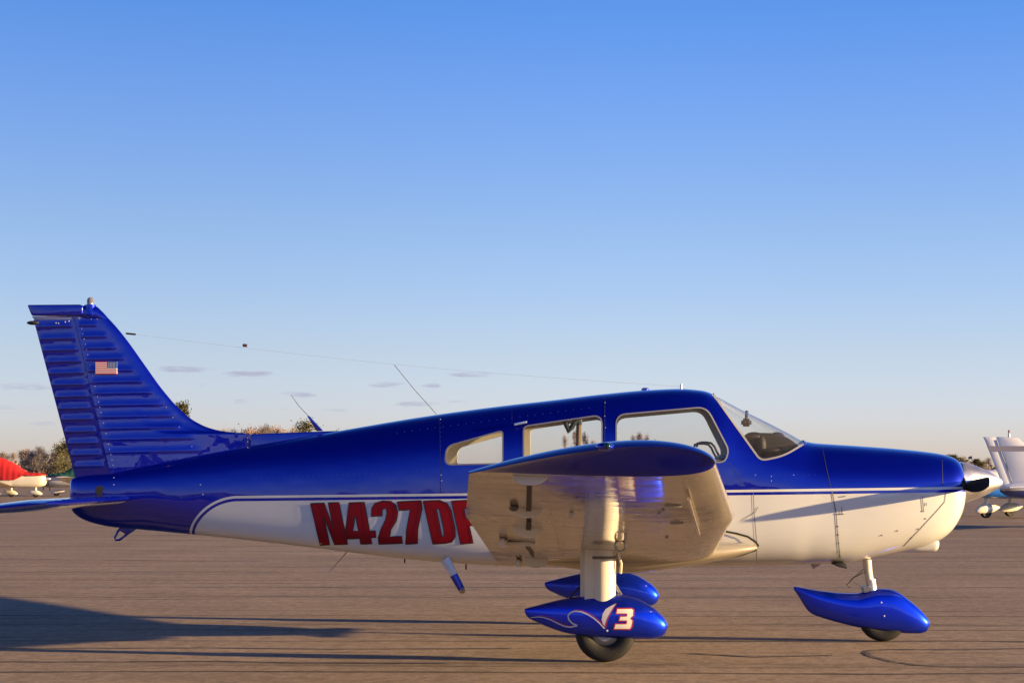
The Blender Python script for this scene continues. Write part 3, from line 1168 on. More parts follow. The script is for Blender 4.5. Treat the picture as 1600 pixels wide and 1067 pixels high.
def bracket(px, py, hw, depth, m_, name='hinge_bracket'):
    """rounded plate hanging below the skin, edge to the slipstream"""
    c = under(px, py, 0.0)
    poly = [(c.x - hw, c.z + 0.03), (c.x + hw, c.z + 0.03)] + [(c.x + hw * math.cos(a), c.z - depth * math.sin(a)) for a in [math.pi * k / 14 for k in range(15)]]
    return bm_obj(name, prism_xz(poly, c.y - 0.012, c.y + 0.012, 0.003), m_, wings[-1], True, 40)


bracket(828, 745, 0.082, 0.040, M_PLATE)
bracket(825, 795, 0.085, 0.050, M_PLATE2)
bracket(825, 825, 0.095, 0.060, M_PLATE2)
bracket(838, 873, 0.085, 0.065, M_PLATE2, 'flap_bracket')
for path in ([(827, 752), (826, 799)], [(826, 811), (826, 829)], [(821, 849), (834, 867)]):
    ribbon('hinge_slot', [path], 8 if path[0][0] > 822 else 3, lambda a, b: under(a, b, 0.013), M_SEAL, wings[-1], step=3)
# aileron and flap bracket, pitot mast, tie-down, brake line
def lump(px, py, size, m_, name, rz=0.0):
    c = under(px, py, size[2] * 0.45)
    bm = bmesh.new()
    box(bm, (0, 0, 0), size)
    bmesh.ops.bevel(bm, geom=list(bm.edges), offset=min(size) * 0.25, segments=2, affect='EDGES')
    bm.transform(Matrix.Translation(c) @ Matrix.Rotation(rz, 4, 'Z'))
    return bm_obj(name, bm, m_, wings[-1])


lump(786, 841, (0.05, 0.16, 0.06), M_PLATE2, 'flap_bracket')
lump(812, 846, (0.20, 0.06, 0.03), M_PLATE2, 'flap_bracket')
lump(811, 874, (0.04, 0.22, 0.05), M_PLATE2, 'flap_bracket')
lump(803, 790, (0.045, 0.10, 0.03), M_SEAM, 'aileron_bracket')
lump(893, 800, (0.02, 0.06, 0.03), M_PLATE, 'fuel_drain')
c0, c1 = under(1076, 770, 0.03), under(1092, 826, 0.03)
bm_obj('pitot_mast', tube([c0, c1], 0.010, 10), M_WING, wings[-1])
for (px, py, L) in ((1052, 789, .09), (1058, 816, .08), (1036, 795, .02), (1030, 800, .02), (1042, 838, .02)):
    lump(px, py, (L, 0.014, 0.012), M_WING, 'fastener')
c = under(969, 845, 0.03)
bm_obj('tie_down_ring', tube([c + Vector((0.035 * math.cos(a), 0, 0.035 * math.sin(a))) for a in [k * math.pi / 8 for k in range(16)]], 0.007, 8, closed=True), M_STEEL, wings[-1])
# rivet lines under the wing
bm = bmesh.new()
for sline in (0.14, 0.40, 0.68):
    for yv in np.arange(0.8, 4.95, 0.07):
        x, z = wing_pt(yv, sline, False)
        r_ = bmesh.ops.create_icosphere(bm, subdivisions=1, radius=0.004)
        for v in r_['verts']:
            v.co = Vector((v.co.x, v.co.y, v.co.z * 0.4)) + Vector((x, -yv, z))
for yv in np.arange(1.0, 5.0, 0.55):
    for s_ in np.arange(0.08, 0.7, 0.045):
        x, z = wing_pt(yv, s_, False)
        r_ = bmesh.ops.create_icosphere(bm, subdivisions=1, radius=0.004)
        for v in r_['verts']:
            v.co = Vector((v.co.x, v.co.y, v.co.z * 0.4)) + Vector((x, -yv, z))
o = bm_obj('rivets', bm, M_WING, wings[-1])
o['kind'] = 'stuff'
# wing-tip position light and root glove with its black seal
x, z = wing_pt(5.02, 0.44, True)
bm = bmesh.new()
bmesh.ops.create_uvsphere(bm, u_segments=20, v_segments=12, radius=1.0)
bm.transform(Matrix.Translation((P(945, 0, -5.2)[0], -5.16, P(0, 694.5, -5.2)[1] - 0.01)) @ Matrix.Diagonal((0.045, 0.05, 0.022, 1)))
nl = bm_obj('position_light', bm, M_BLUE, wings[-1])
bm = bmesh.new()
bmesh.ops.create_uvsphere(bm, u_segments=16, v_segments=10, radius=0.016)
bm.transform(Matrix.Translation((P(949, 0, -5.2)[0], -5.205, P(0, 695, -5.2)[1] - 0.005)))
bm_obj('light_lens', bm, M_GREENLENS, nl)


def glove(sg):
    rows = []
    V, Fc = [], []
    nx, na = 40, 20
    x_end, x_front = -0.88, P(1184, 0, -0.52)[0]
    zf = P(0, 855, -0.52)[1]
    for i in range(nx + 1):
        t = i / nx
        x = x_end + (x_front - x_end) * (1 - (1 - t)**1.6)
        q = math.sqrt(max(0, 1 - ((x - 0.05) / (x_front - 0.05))**2)) if x > 0.05 else 1.0
        ry = 0.04 + 0.30 * q
        zc = zf + (0.625 - zf) * min(1, (x_front - x) / 1.2)**1.0
        tail = min(1.0, max(0.0, (x - x_end) / 0.9))
        ry = 0.03 + (ry - 0.03) * tail
        rz = (0.008 + 0.098 * q**1.3) * (0.15 + 0.85 * tail)
        zc += 0.04 * (1 - tail)
        for k in range(na + 1):
            a = -math.pi / 2 + math.pi * k / na
            yb = 0.47
            V.append((x, sg * (yb + ry * math.cos(a)), zc + rz * math.sin(a)))
    for i in range(nx):
        for k in range(na):
            a = i * (na + 1) + k
            Fc.append((a, a + 1, a + na + 2, a + na + 1))
    bm = bmesh.new()
    vs = [bm.verts.new(v) for v in V]
    for f in Fc:
        bm.faces.new([vs[i] for i in f])
    bmesh.ops.holes_fill(bm, edges=bm.edges, sides=0)
    bmesh.ops.recalc_face_normals(bm, faces=bm.faces)
    return bm_obj('wing_root_fairing', bm, M_WING, plane, True, 60)


for sg in (-1, 1):
    gl_o = glove(sg)
    if sg < 0:
        ribbon('fairing_seal', [[(1128, 829), (1150, 833), (1168, 838), (1180, 846), (1184.5, 852), (1180, 859), (1160, 866), (1130, 872), (1080, 878), (1030, 882), (1000, 883)]], 3.2,
               lambda a, b: side_pt(FUS, a, b, 0.016), M_SEAL, gl_o, step=4)


# ---- fin, rudder, stabilator
def fin_surface(name, py0, py1, le, te, hinge_frac_thick, beads, m_, half_fn, nrow=220, ncol=30, parent=plane, sub=None):
    """vertical surface between two pixel edges; beads = list of (py, px0, px1) pressed ridges"""
    V, Fc = [], []
    for side in (-1, 1):
        for i in range(nrow + 1):
            py = py0 + (py1 - py0) * i / nrow
            a, b = te(py), le(py)
            for j in range(ncol + 1):
                s = j / ncol
                px = a + (b - a) * s
                h = half_fn(s, py)
                for (by, bx0, bx1) in beads:
                    by_ = by - (px - bx0) * 0.02
                    if abs(py - by_) < 9 and bx0 - 4 < px < bx1 + 4:
                        e = min(1.0, max(0.0, (px - bx0 + 4) / 5), max(0.0, (bx1 + 4 - px) / 5))
                        dy = py - by_
                        g = math.exp(-(dy / (5.5 if dy < 0 else 1.7))**2)
                        h += 0.0055 * g * e
                x, z = P(px, py)
                V.append((x, side * h, z))
    st = (nrow + 1) * (ncol + 1)
    for side in (0, 1):
        for i in range(nrow):
            for j in range(ncol):
                a = side * st + i * (ncol + 1) + j
                q = (a, a + 1, a + ncol + 2, a + ncol + 1)
                Fc.append(q if side else tuple(reversed(q)))
    w = ncol + 1
    for i in range(nrow):
        for j in (0, ncol):
            a = i * w + j
            Fc.append((a, a + w, a + w + st, a + st))
    for j in range(ncol):
        for i in (0, nrow):
            a = i * w + j
            Fc.append((a, a + 1, a + 1 + st, a + st))
    bm = bmesh.new()
    vs = [bm.verts.new(v) for v in V]
    for f in Fc:
        bm.faces.new([vs[i] for i in f])
    bmesh.ops.remove_doubles(bm, verts=bm.verts, dist=1e-4)
    bmesh.ops.recalc_face_normals(bm, faces=bm.faces)
    return bm_obj(name, bm, m_, parent, True, 50)


hinge = lin([480, 497, 742], [113, 118, 176])
rte = lin([497, 508, 746], [52, 55, 118])
fle = pchip([478, 500, 527, 570, 610, 643, 661, 673, 678], [148, 172, 195, 226, 255, 285, 310, 345, 392])
fin_le = lambda py: fle(py) if py < 678 else 392 + (py - 678) * 0.1
bead_rows = [509, 527, 545, 562, 580, 598, 615.5, 634, 652, 670, 687, 707]
bead_x1 = [150, 165, 178, 192, 207, 221, 235, 250, 266, 279, 296, 308]


def fin_h(s, py):
    # s = 0 at hinge, 1 at leading edge
    t = 0.052 if py < 690 else 0.052
    c = min(1.0, (fin_le(py) - hinge(py)) / 90.0)
    prof = (1 - s * 0.25) * math.sqrt(max(0.0, 1 - max(0.0, (s - 0.72) / 0.28)**2)) if s > 0.72 else (1 - s * 0.25)
    base = 0.030 + 0.022 * min(1, max(0, (py - 500) / 230))
    if py > 600:                                 # long dorsal part stays thin
        k = min(1, max(0, (s - 0.45) / 0.4)) * min(1, (py - 600) / 60)
        base = base * (1 - k) + 0.020 * k
    return base * prof


bx0 = [hinge(py) + 7 for py in bead_rows]
fin = fin_surface('fin', 496, 742, fin_le, hinge, 1, list(zip(bead_rows, bx0, bead_x1)), M_BLUE, fin_h)
rud_rows = [511, 530, 548, 566, 584, 602, 620.5, 639, 656, 675, 693, 711, 729]
rudder = fin_surface('rudder', 500, 746, lambda py: hinge(py) - 0.7, rte, 1,
                     [(r, rte(r) + 5, hinge(r) - 11) for r in rud_rows], M_BLUE,
                     lambda s, py: 0.0045 + (0.026 + 0.022 * min(1, max(0, (py - 500) / 230))) * s, 220, 22)
# fin tip cap with balance horn, light shelf and beacon
cap = prism_xz([P(43, 476.5), P(128, 476.5), P(132, 479), P(132, 492), P(128, 494.5), P(50, 493.5)], -0.045, 0.045, 0.012, 3)
for v in cap.verts:
    k = min(1.0, max(0.12, (v.co.x - P(43, 0)[0]) / 0.25))
    v.co.y *= k
cap_o = bm_obj('rudder_horn', cap, M_BLUE, rudder, True, 40)
bm = prism_xz([P(50, 494.2), P(128, 495), P(128, 500.5), P(55, 501)], -0.030, 0.030, 0.006, 2)
for v in bm.verts:
    v.co.y *= min(1.0, max(0.2, (v.co.x - P(50, 0)[0]) / 0.25))
bm_obj('rudder_cap', bm, mat('worn_edge_paint', (0.10, 0.12, 0.30), 0.4, coat=0.6), rudder)
FT = Loft([fus_row(*r) for r in [(128, 486, 499, .028, 492, 2, 2), (132, 477, 500, .040, 490, 2.4, 2.2), (141, 476, 501, .042, 490, 2.4, 2.2), (150, 478.5, 501, .036, 491, 2.2, 2.2), (160, 487, 502, .026, 496, 2, 2), (170, 498, 503, .010, 500.5, 2, 2)]])
V, Fc = FT.mesh(list(np.linspace(FT.x0, FT.x1, 30)), 32)
fin_tip = mesh_obj('fin_tip', V, Fc, M_BLUE, fin, True, None, 50)
bc = P(141.5, 477)
bm_obj('beacon_base', lathe([(0.0, 0.004), (0.040, 0.004), (0.042, -0.03), (0.050, -0.075), (0.02, -0.10), (0.0, -0.10)], 'z', 28, (bc[0], 0, bc[1])), M_BLUE, fin)
be = bm_obj('beacon', lathe([(0.027, 0.0), (0.027, 0.035), (0.022, 0.048), (0.012, 0.056), (0.0, 0.058)], 'z', 24, (bc[0], 0, bc[1] + 0.003)), M_CLEAR, fin)
bm_obj('beacon_lens', lathe([(0.018, 0.0), (0.018, 0.028), (0.01, 0.04), (0.0, 0.042)], 'z', 20, (bc[0], 0, bc[1] + 0.005)), M_REDLENS, be)
tl = P(48, 504.5)
bm = bmesh.new()
bmesh.ops.create_uvsphere(bm, u_segments=20, v_segments=12, radius=1)
bm.transform(Matrix.Translation((tl[0] + 0.02, 0, tl[1])) @ Matrix.Diagonal((0.050, 0.026, 0.016, 1)))
bm_obj('tail_light', bm, M_SEAL, rudder)
# hinge gap rivets and specks
hr = [(hinge(505 + i * 8.2) + 4.5, 505 + i * 8.2) for i in range(28)]
fr_ = lambda px, py: Vector((P(px, py, -0.05)[0], -(fin_h(max(0, min(1, (px - hinge(py)) / (fin_le(py) - hinge(py)))), py) + 0.001), P(px, py, -0.05)[1]))
rivets('rivets', hr + [(258 + i * 10.2, 636 + i * 15.4) for i in range(5)] + [(150 - i * 9, 498) for i in range(2)], 0.0036, fr_, fin, M_RIVET)
rr_ = lambda px, py: Vector((P(px, py, -0.04)[0], -(0.006 + 0.03 * max(0, min(1, (px - rte(py)) / (hinge(py) - rte(py))))), P(px, py, -0.04)[1]))
rivets('rivets', [(66, 506), (72, 508), (86, 504.5), (101, 503), (107, 501.5), (90, 505)], 0.006, rr_, rudder, mat('chipped_paint', (0.55, 0.55, 0.6), 0.5))

# dorsal fin running forward to the cabin roof
bm = prism_xz([P(392, 678), P(470, 675), P(545, 672.3), P(600, 668), P(560, 690), P(392, 720)], -0.013, 0.013, 0.010, 3)
bm_obj('dorsal_fin', bm, M_BLUE, plane, True, 40)
for sg in (-1,):
    bm = prism_xz([P(386, 679), P(387.4, 679), P(387.4, 712), P(386, 712)], -0.0215, -0.0205)
    bm_obj('panel_gap', bm, M_SEAMB, fin, False)


# flag decal: thirteen stripes and a canton, mirrored so the canton leads
def flag():
    x0, z0 = P(149.5, 584.5, -0.05)
    x1, z1 = P(182.5, 565, -0.05)
    m_r = mat('flag_red', (0.42, 0.06, 0.07), 0.45)
    m_w = mat('flag_white', (0.62, 0.55, 0.58), 0.45)
    m_b = mat('flag_blue', (0.03, 0.09, 0.30), 0.45)
    bm = bmesh.new()
    yv = lambda x, z: -(fin_h(max(0, min(1, (x / DC * F_PX + PX0 - hinge(PY0 - (z - HC) * F_PX / DC)) / 60)), PY0 - (z - HC) * F_PX / DC) + 0.0125)
    for i in range(13):
        a, b = z0 + (z1 - z0) * i / 13, z0 + (z1 - z0) * (i + 1) / 13
        xe = x1 if i < 6 else x0 + (x1 - x0) * 0.55
        f = bm.faces.new([bm.verts.new((xx, -0.056, zz)) for xx, zz in ((x0, a), (xe, a), (xe, b), (x0, b))])
        f.material_index = 0 if i % 2 == 0 else 1
    f = bm.faces.new([bm.verts.new((xx, -0.056, zz)) for xx, zz in ((x0 + (x1 - x0) * 0.55, z0 + (z1 - z0) * 6 / 13), (x1, z0 + (z1 - z0) * 6 / 13), (x1, z1), (x0 + (x1 - x0) * 0.55, z1))])
    f.material_index = 2
    bmesh.ops.remove_doubles(bm, verts=bm.verts, dist=1e-5)
    # give the decal a body so it sits on the skin
    r = bmesh.ops.extrude_face_region(bm, geom=list(bm.faces))
    for v in [g for g in r['geom'] if isinstance(g, bmesh.types.BMVert)]:
        v.co.y = -0.030
    o = bm_obj('flag_decal', bm, [m_r, m_w, m_b], fin, False)
    bm2 = bmesh.new()
    for i in range(5):
        for j in range(5):
            cx = x0 + (x1 - x0) * (0.60 + 0.35 * (i + 0.5) / 5)
            cz = z0 + (z1 - z0) * (0.50 + 0.46 * (j + 0.5) / 5)
            pts = []
            for k in range(10):
                a = math.pi / 2 + k * math.pi / 5
                rr = 0.0042 if k % 2 == 0 else 0.0017
                pts.append(bm2.verts.new((cx + rr * math.cos(a), -0.0575, cz + rr * math.sin(a))))
            bm2.faces.new(pts)
    so = bm_obj('flag_stars', bm2, m_w, o, False)
    so['kind'] = 'stuff'


flag()


def stabilator(sg):
    nch = 30
    ss = [(1 - math.cos(math.pi * i / nch)) / 2 for i in range(nch + 1)]
    lx, tx = P(210, 0)[0], P(210, 0)[0] - 0.76
    ys = list(np.linspace(0.03, 1.62, 8))
    V, Fc, MI = [], [], []
    zc = 1.092
    for yv in ys:
        for i in range(nch + 1):
            u, l = airfoil(ss[i], 0.105, 0.0)
            V.append((lx + (tx - lx) * ss[i], sg * yv, zc + u * 0.76 - 0.008 * yv))
        for i in range(nch - 1, 0, -1):
            u, l = airfoil(ss[i], 0.105, 0.0)
            V.append((lx + (tx - lx) * ss[i], sg * yv, zc + l * 0.76 - 0.008 * yv))
    L = 2 * nch
    for a in range(len(ys) - 1):
        for k in range(L):
            q = (k + 1) % L
            Fc.append((a * L + k, a * L + q, (a + 1) * L + q, (a + 1) * L + k))
            MI.append(0 if k < nch or k > L - 5 else 1)
    bm = bmesh.new()
    vs = [bm.verts.new(v) for v in V]
    for f, mi in zip(Fc, MI):
        ff = bm.faces.new([vs[i] for i in f])
        ff.material_index = mi
    bmesh.ops.holes_fill(bm, edges=bm.edges, sides=0)
    bmesh.ops.recalc_face_normals(bm, faces=bm.faces)
    TILT = Matrix.Translation((lx, 0, zc)) @ Matrix.Rotation(R(-5.5), 4, 'Y') @ Matrix.Translation((-lx, 0, -zc))
    bm.transform(TILT)
    st = bm_obj('stabilator', bm, [M_BLUE, M_WHITE], plane, True, 40)
    # rounded blue tip
    V, Fc = [], []
    rows = 12
    for j in range(rows + 1):
        t = j / rows
        for k in range(L):
            x, yv, z = vs_pos(lx, tx, zc, ss, nch, k)
            th = math.cos(t * math.pi / 2)
            pull = 1 - 0.10 * t * t
            xm = lx + (tx - lx) * 0.5
            V.append((xm + (x - xm) * pull, sg * (1.622 + 0.33 * math.sin(t * math.pi / 2)), zc - 0.013 + (z - zc) * max(th, 0.02)))
    for a in range(rows):
        for k in range(L):
            q = (k + 1) % L
            Fc.append((a * L + k, a * L + q, (a + 1) * L + q, (a + 1) * L + k))
    bm = bmesh.new()
    vv = [bm.verts.new(v) for v in V]
    for f in Fc:
        bm.faces.new([vv[i] for i in f])
    bmesh.ops.holes_fill(bm, edges=bm.edges, sides=0)
    bmesh.ops.recalc_face_normals(bm, faces=bm.faces)
    bm.transform(TILT)
    bm_obj('stabilator_tip', bm, M_BLUE, st, True, 50)


def vs_pos(lx, tx, zc, ss, nch, k):
    i = k if k <= nch else 2 * nch - k
    u, l = airfoil(ss[i], 0.105, 0.0)
    return lx + (tx - lx) * ss[i], 0, zc + (u if k <= nch else l) * 0.76


for sg in (-1, 1):
    stabilator(sg)

# ---- antennas, wire, step, tail skid
ab = [P(505, 673), P(495, 673.5), P(480, 650), P(483, 649.5)]
bm_obj('antenna_base', prism_xz(ab, -0.012, 0.012, 0.004), M_BLUE, plane)
a0, a1 = P(482, 650), P(455, 617)
bm_obj('whip_antenna', tube([(a0[0], 0, a0[1]), ((a0[0] + a1[0]) / 2 - .01, 0, (a0[1] + a1[1]) / 2), (a1[0], 0, a1[1])], 0.0028, 6), M_STEEL, plane)
a0, a1 = P(682, 647), P(616, 570)
bm_obj('whip_antenna', tube([(a0[0], 0, a0[1]), ((a0[0] + a1[0]) / 2 - .008, 0, (a0[1] + a1[1]) / 2), (a1[0], 0, a1[1])], 0.0028, 6), M_STEEL, plane)
w0, w1 = P(195, 520.5), P(1065, 604)
pts = []
for i in range(41):
    t = i / 40
    x, z = w0[0] + (w1[0] - w0[0]) * t, w0[1] + (w1[1] - w0[1]) * t - 0.04 * math.sin(math.pi * t)
    pts.append((x, 0, z))
wire = bm_obj('antenna_wire', tube(pts, 0.0007, 6), mat('grey_wire', (0.40, 0.42, 0.46), 0.6), plane)
bm_obj('wire_tensioner', tube([P3 for P3 in [(P(197, 0)[0], 0, P(0, 521)[1]), (P(212, 0)[0], 0, P(0, 522.5)[1])]], 0.007, 8), M_SEAL, wire)
bm_obj('wire_insulator', tube([(P(379.5, 0)[0], 0, P(0, 539.3)[1]), (P(386, 0)[0], 0, P(0, 540)[1])], 0.012, 10), mat('brown_ceramic', (0.10, 0.05, 0.05), 0.4), wire)
a0, a1 = P(1064, 611), P(1064.5, 600)
bm_obj('wire_post', tube([(a0[0], 0, a0[1]), (a1[0], 0, a1[1])], 0.009, 10), M_WHITE, plane)
bm_obj('roof_vent', lathe([(0.03, -0.03), (0.03, 0.012), (0.018, 0.02), (0, 0.02)], 'z', 20, (P(1008, 0)[0], 0, P(0, 610)[1])), M_BLUE, plane)
a0, a1 = P(542, 862), P(513, 895)
bm_obj('belly_whip', tube([(a0[0], 0, a0[1]), (a1[0], 0, a1[1])], [0.006, 0.0025], 6), M_STEEL, plane)
for px, py in ((635, 872), (730, 882)):
    a0 = P(px, py)
    bm_obj('belly_drain', tube([(a0[0], -0.1, a0[1] + 0.01), (a0[0], -0.1, a0[1] - 0.03)], 0.006, 6), M_SEAL, plane)
pts = [P(208, 827), P(196, 836), P(187, 843), P(181, 843.5), P(179.5, 839), P(184, 830), P(190, 823)]
bm_obj('tail_skid', tube([(x, 0, z) for x, z in pts], 0.010, 10), M_BLUE, plane)
bm_obj('tail_skid_web', prism_xz([P(190, 823), P(214, 826), P(199, 836), P(188, 829)], -0.008, 0.008, 0.003), M_BLUE, plane)


def step_part(name, a, b, r0, r1, m_, parent):
    A, B = Vector((*P(*a, -0.40)[:1], -0.40, P(*a, -0.40)[1])), Vector((P(*b, -0.42)[0], -0.42, P(*b, -0.42)[1]))
    bm = tube([A, A.lerp(B, 0.5), B], [r0, (r0 + r1) / 2, r1], 16)
    for v in bm.verts:
        v.co.y = -0.41 + (v.co.y + 0.41) * 0.6
    return bm_obj(name, bm, m_, parent, True, 40)


stp = step_part('boarding_step', (696, 874), (709, 898), 0.040, 0.026, M_WHITE, plane)
step_part('step_tread', (708.5, 897), (721, 920), 0.030, 0.026, M_BLUE, stp)
step_part('step_end', (721, 920), (723, 924), 0.026, 0.020, M_STEEL, stp)


# ---- undercarriage
def tyre_wheel(center, r, w, parent):
    c = Vector(center)
    prof = []
    for k in range(20):
        a = 2 * math.pi * k / 20
        ca, sa = math.cos(a), math.sin(a)
        rr = r * 0.72 + r * 0.28 * (abs(ca)**0.75) * (1 if ca > 0 else -1)
        hh = w / 2 * (abs(sa)**0.7) * (1 if sa > 0 else -1)
        prof.append((rr, hh))
    # tread grooves
    o = bm_obj('wheel', lathe([(0.0, -w * .30), (r * .30, -w * .34), (r * .34, -w * .30), (r * .52, -w * .20), (r * .56, -w * .42), (r * .60, -w * .42), (r * .60, w * .42), (r * .56, w * .42), (r * .52, w * .20), (r * .34, w * .30), (r * .30, w * .34), (0.0, w * .30)],
                              'y', 40, c), M_RIM, parent, True, 30)
    bm_obj('tyre', lathe(prof, 'y', 56, c, closed_profile=True), M_RUBBER, o, True, 60)
    return o


M_RIM = mat('dusty_silver_rim', (0.45, 0.43, 0.40), 0.45, metal=0.6, wear=0.4, wear_scale=14)


def pant_rows(rows, y):
    out = []
    for (px, top, bot, w, zc, nu, nl) in rows:
        x, zt = P(px, top, y)
        out.append((x, zt, P(px, bot, y)[1], w, P(px, zc, y)[1], nu, nl))
    return out


GEAR_Y = 1.45
MAIN_PANT = [(820, 950.5, 956, .018, 953, 2.5, 2.5), (823, 949.5, 962, .024, 955, 2.6, 2.6), (840, 945, 972, .045, 958, 2.5, 2.6), (860, 939.8, 980.5, .065, 961, 2.4, 2.7), (885, 934, 988.5, .088, 963, 2.3, 2.8), (912, 929.8, 993, .108, 964, 2.3, 2.9),
             (945, 928, 995.5, .118, 965, 2.3, 2.9), (972, 929.2, 997, .117, 966, 2.3, 2.8), (998, 936, 998, .107, 969, 2.2, 2.6), (1015, 945, 998, .092, 973, 2.2, 2.5), (1030, 956, 995.5, .068, 976, 2.1, 2.3), (1039, 966, 989.5, .042, 977.5, 2, 2), (1043.5, 975.5, 980, .012, 978, 2, 2)]
NOSE_PANT = [(1240, 915.8, 920, .012, 918, 2.4, 2.4), (1246, 916.5, 929, .022, 921, 2.4, 2.6), (1266, 920, 957, .05, 932, 2.3, 2.8), (1290, 923.6, 966.5, .068, 940, 2.2, 2.9), (1315, 926, 973.5, .080, 946, 2.1, 3), (1338, 926.5, 979, .088, 950, 2.1, 3),
             (1352, 922.5, 981.5, .092, 952, 2.2, 3), (1370, 919.3, 984.5, .094, 954, 2.4, 3), (1390, 920, 986.5, .092, 956, 2.4, 2.9), (1405, 926, 988, .088, 960, 2.3, 2.8), (1420, 937, 989, .080, 965, 2.2, 2.6), (1435, 949.5, 989.2, .064, 970, 2.1, 2.3), (1447, 962.5, 986, .038, 973.5, 2, 2), (1452.5, 970.5, 977, .010, 974, 2, 2)]


def pant_mesh(name, rows, y_meas, y_place):
    lf = Loft(pant_rows(rows, y_meas), y_place)
    V, Fc = lf.mesh(list(lf.x0 + (lf.x1 - lf.x0) * (1 - np.cos(np.linspace(0, math.pi, 70))) / 2), 48)
    bm = bmesh.new()
    vs = [bm.verts.new(v) for v in V]
    for f in Fc:
        bm.faces.new([vs[i] for i in f])
    bmesh.ops.recalc_face_normals(bm, faces=bm.faces)
    return lf, bm_obj(name, bm, M_PANT, plane, True, 60)


M_PANT = blue_paint('bright_blue_fairing_paint', 0.2, (0.0010, 0.030, 0.75), 1.5, 0.06)
p_ = M_PANT.node_tree.nodes['Principled BSDF']
p_.inputs['Metallic'].default_value = 0.8
lf_near, pant_near = pant_mesh('wheel_fairing', MAIN_PANT, -GEAR_Y, -GEAR_Y)
lf_far, pant_far = pant_mesh('wheel_fairing', MAIN_PANT, -GEAR_Y, GEAR_Y)
lf_nose, pant_nose = pant_mesh('wheel_fairing', NOSE_PANT, 0, 0)
AX = P(946, 0, -GEAR_Y)[0]
for yv in (-GEAR_Y, GEAR_Y):
    tyre_wheel((AX, yv, 0.206), 0.206, 0.14, plane)
tyre_wheel((P(1379, 0)[0], 0, 0.186), 0.186, 0.125, plane)
rivets('screws', [(1377, 941), (1381.5, 962)], 0.0085, lambda a, b: side_pt(lf_nose, a, b, 0.002), pant_nose, M_RIVET)
rivets('screws', [(948.5, 985)], 0.009, lambda a, b: side_pt(lf_near, a, b, 0.002), pant_near, M_RIVET)

# number and pinstripes on the near fairing
near = lambda a, b: side_pt(lf_near, a, b, 0.003)
near2 = lambda a, b: side_pt(lf_near, a, b, 0.002)
near3 = lambda a, b: side_pt(lf_near, a, b, 0.004)
cr6 = lambda pts: [(780 + a / 3.476, 760 + b / 3.476) for a, b in pts]
THREE = [(640, 660), (722, 660), (732, 668), (731, 700), (716, 714), (728, 726), (722, 762), (712, 774), (622, 774), (630, 743), (690, 743), (693, 728), (650, 728), (656, 702), (692, 702), (694, 690), (634, 690)]
M_CREAM = mat('cream_vinyl', (0.78, 0.74, 0.66), 0.4)
M_REDLINE = mat('red_pinstripe', (0.38, 0.02, 0.03), 0.4)
M_SILVER = mat('silver_pinstripe', (0.62, 0.62, 0.68), 0.4)
num = decal('race_number', [cr6(THREE)], near, M_CREAM, pant_near, 2)
ribbon('number_outline', [cr6(THREE)], 1.7, near3, M_REDLINE, num, closed=True, step=2)
S1 = cr6([(172, 711), (205, 706), (240, 709), (280, 722), (320, 742), (355, 757), (385, 762), (408, 757), (424, 754)])
S2 = cr6([(424, 754), (395, 740), (378, 720), (374, 700), (386, 684), (412, 675), (445, 678), (480, 692), (515, 714), (545, 740), (572, 770)])
S3 = cr6([(572, 770), (562, 735), (560, 705), (572, 675), (595, 655), (636, 634)])
ribbon('pinstripe', [S1], (1.0, 2.4), near, M_SILVER, pant_near, step=2)
ribbon('pinstripe', [S2], (2.6, 1.6), near, M_SILVER, pant_near, step=2)
sh_ = lambda pts, dx, dy: [(a + dx, b + dy) for a, b in pts]
ribbon('pinstripe', [sh_(S1[1:7], 2.0, -2.0)], 1.0, near2, M_REDLINE, pant_near, step=2)
ribbon('pinstripe', [sh_(S2[4:], 1.6, -2.0)], 1.0, near2, M_REDLINE, pant_near, step=2)
decal('feather_mark', [cr6([(572, 770), (556, 722), (562, 690), (578, 664), (604, 648), (636, 632), (612, 668), (590, 705), (578, 740)])], near2, mat('silver_vinyl', (0.50, 0.48, 0.56), 0.4), pant_near, 2)
ribbon('pinstripe', [cr6([(576, 768), (588, 722), (606, 686), (637, 634)])], (1.8, 0.8), near, M_REDLINE, pant_near, step=2)

M_STRUT = mat('cream_strut_paint', (0.72, 0.67, 0.56), 0.4, coat=0.5, wear=0.15, wear_scale=8)
for sg in (-1, 1):
    yv = sg * GEAR_Y
    sx = P(942, 0, -GEAR_Y)[0]
    so = bm_obj('gear_strut', lathe([(0.0, 0.40), (0.088, 0.40), (0.088, 0.72), (0.09, 0.85), (0.0, 0.86)], 'z', 40, (sx, yv, 0)), M_STRUT, plane, True, 40)
    bm = bmesh.new()
    x0, x1 = P(907, 0, -GEAR_Y)[0], P(938, 0, -GEAR_Y)[0]
    box(bm, ((x0 + x1) / 2, yv, 0.60), (x1 - x0, 0.13, 0.46))
    bmesh.ops.bevel(bm, geom=list(bm.edges), offset=0.03, segments=3, affect='EDGES')
    bm_obj('strut_fairing', bm, M_STRUT, so, True, 40)
    bm_obj('strut_collar', lathe([(0.088, 0.698), (0.096, 0.700), (0.096, 0.716), (0.088, 0.718)], 'z', 40, (sx, yv, 0), closed_profile=True), M_SEAM, so)
    bm_obj('brake_line', tube([(sx - 0.10, yv - sg * 0.0 - 0.05, 0.30), (sx - 0.22, yv - 0.02, 0.44), (sx - 0.16, yv, 0.50), (sx - 0.09, yv + .03, 0.52)], 0.009, 8), M_SEAL, so)
    bm_obj('torque_link', tube([(sx + 0.05, yv, 0.42), (sx + 0.12, yv, 0.46), (sx + 0.08, yv, 0.52)], 0.014, 8), M_STEEL, so)
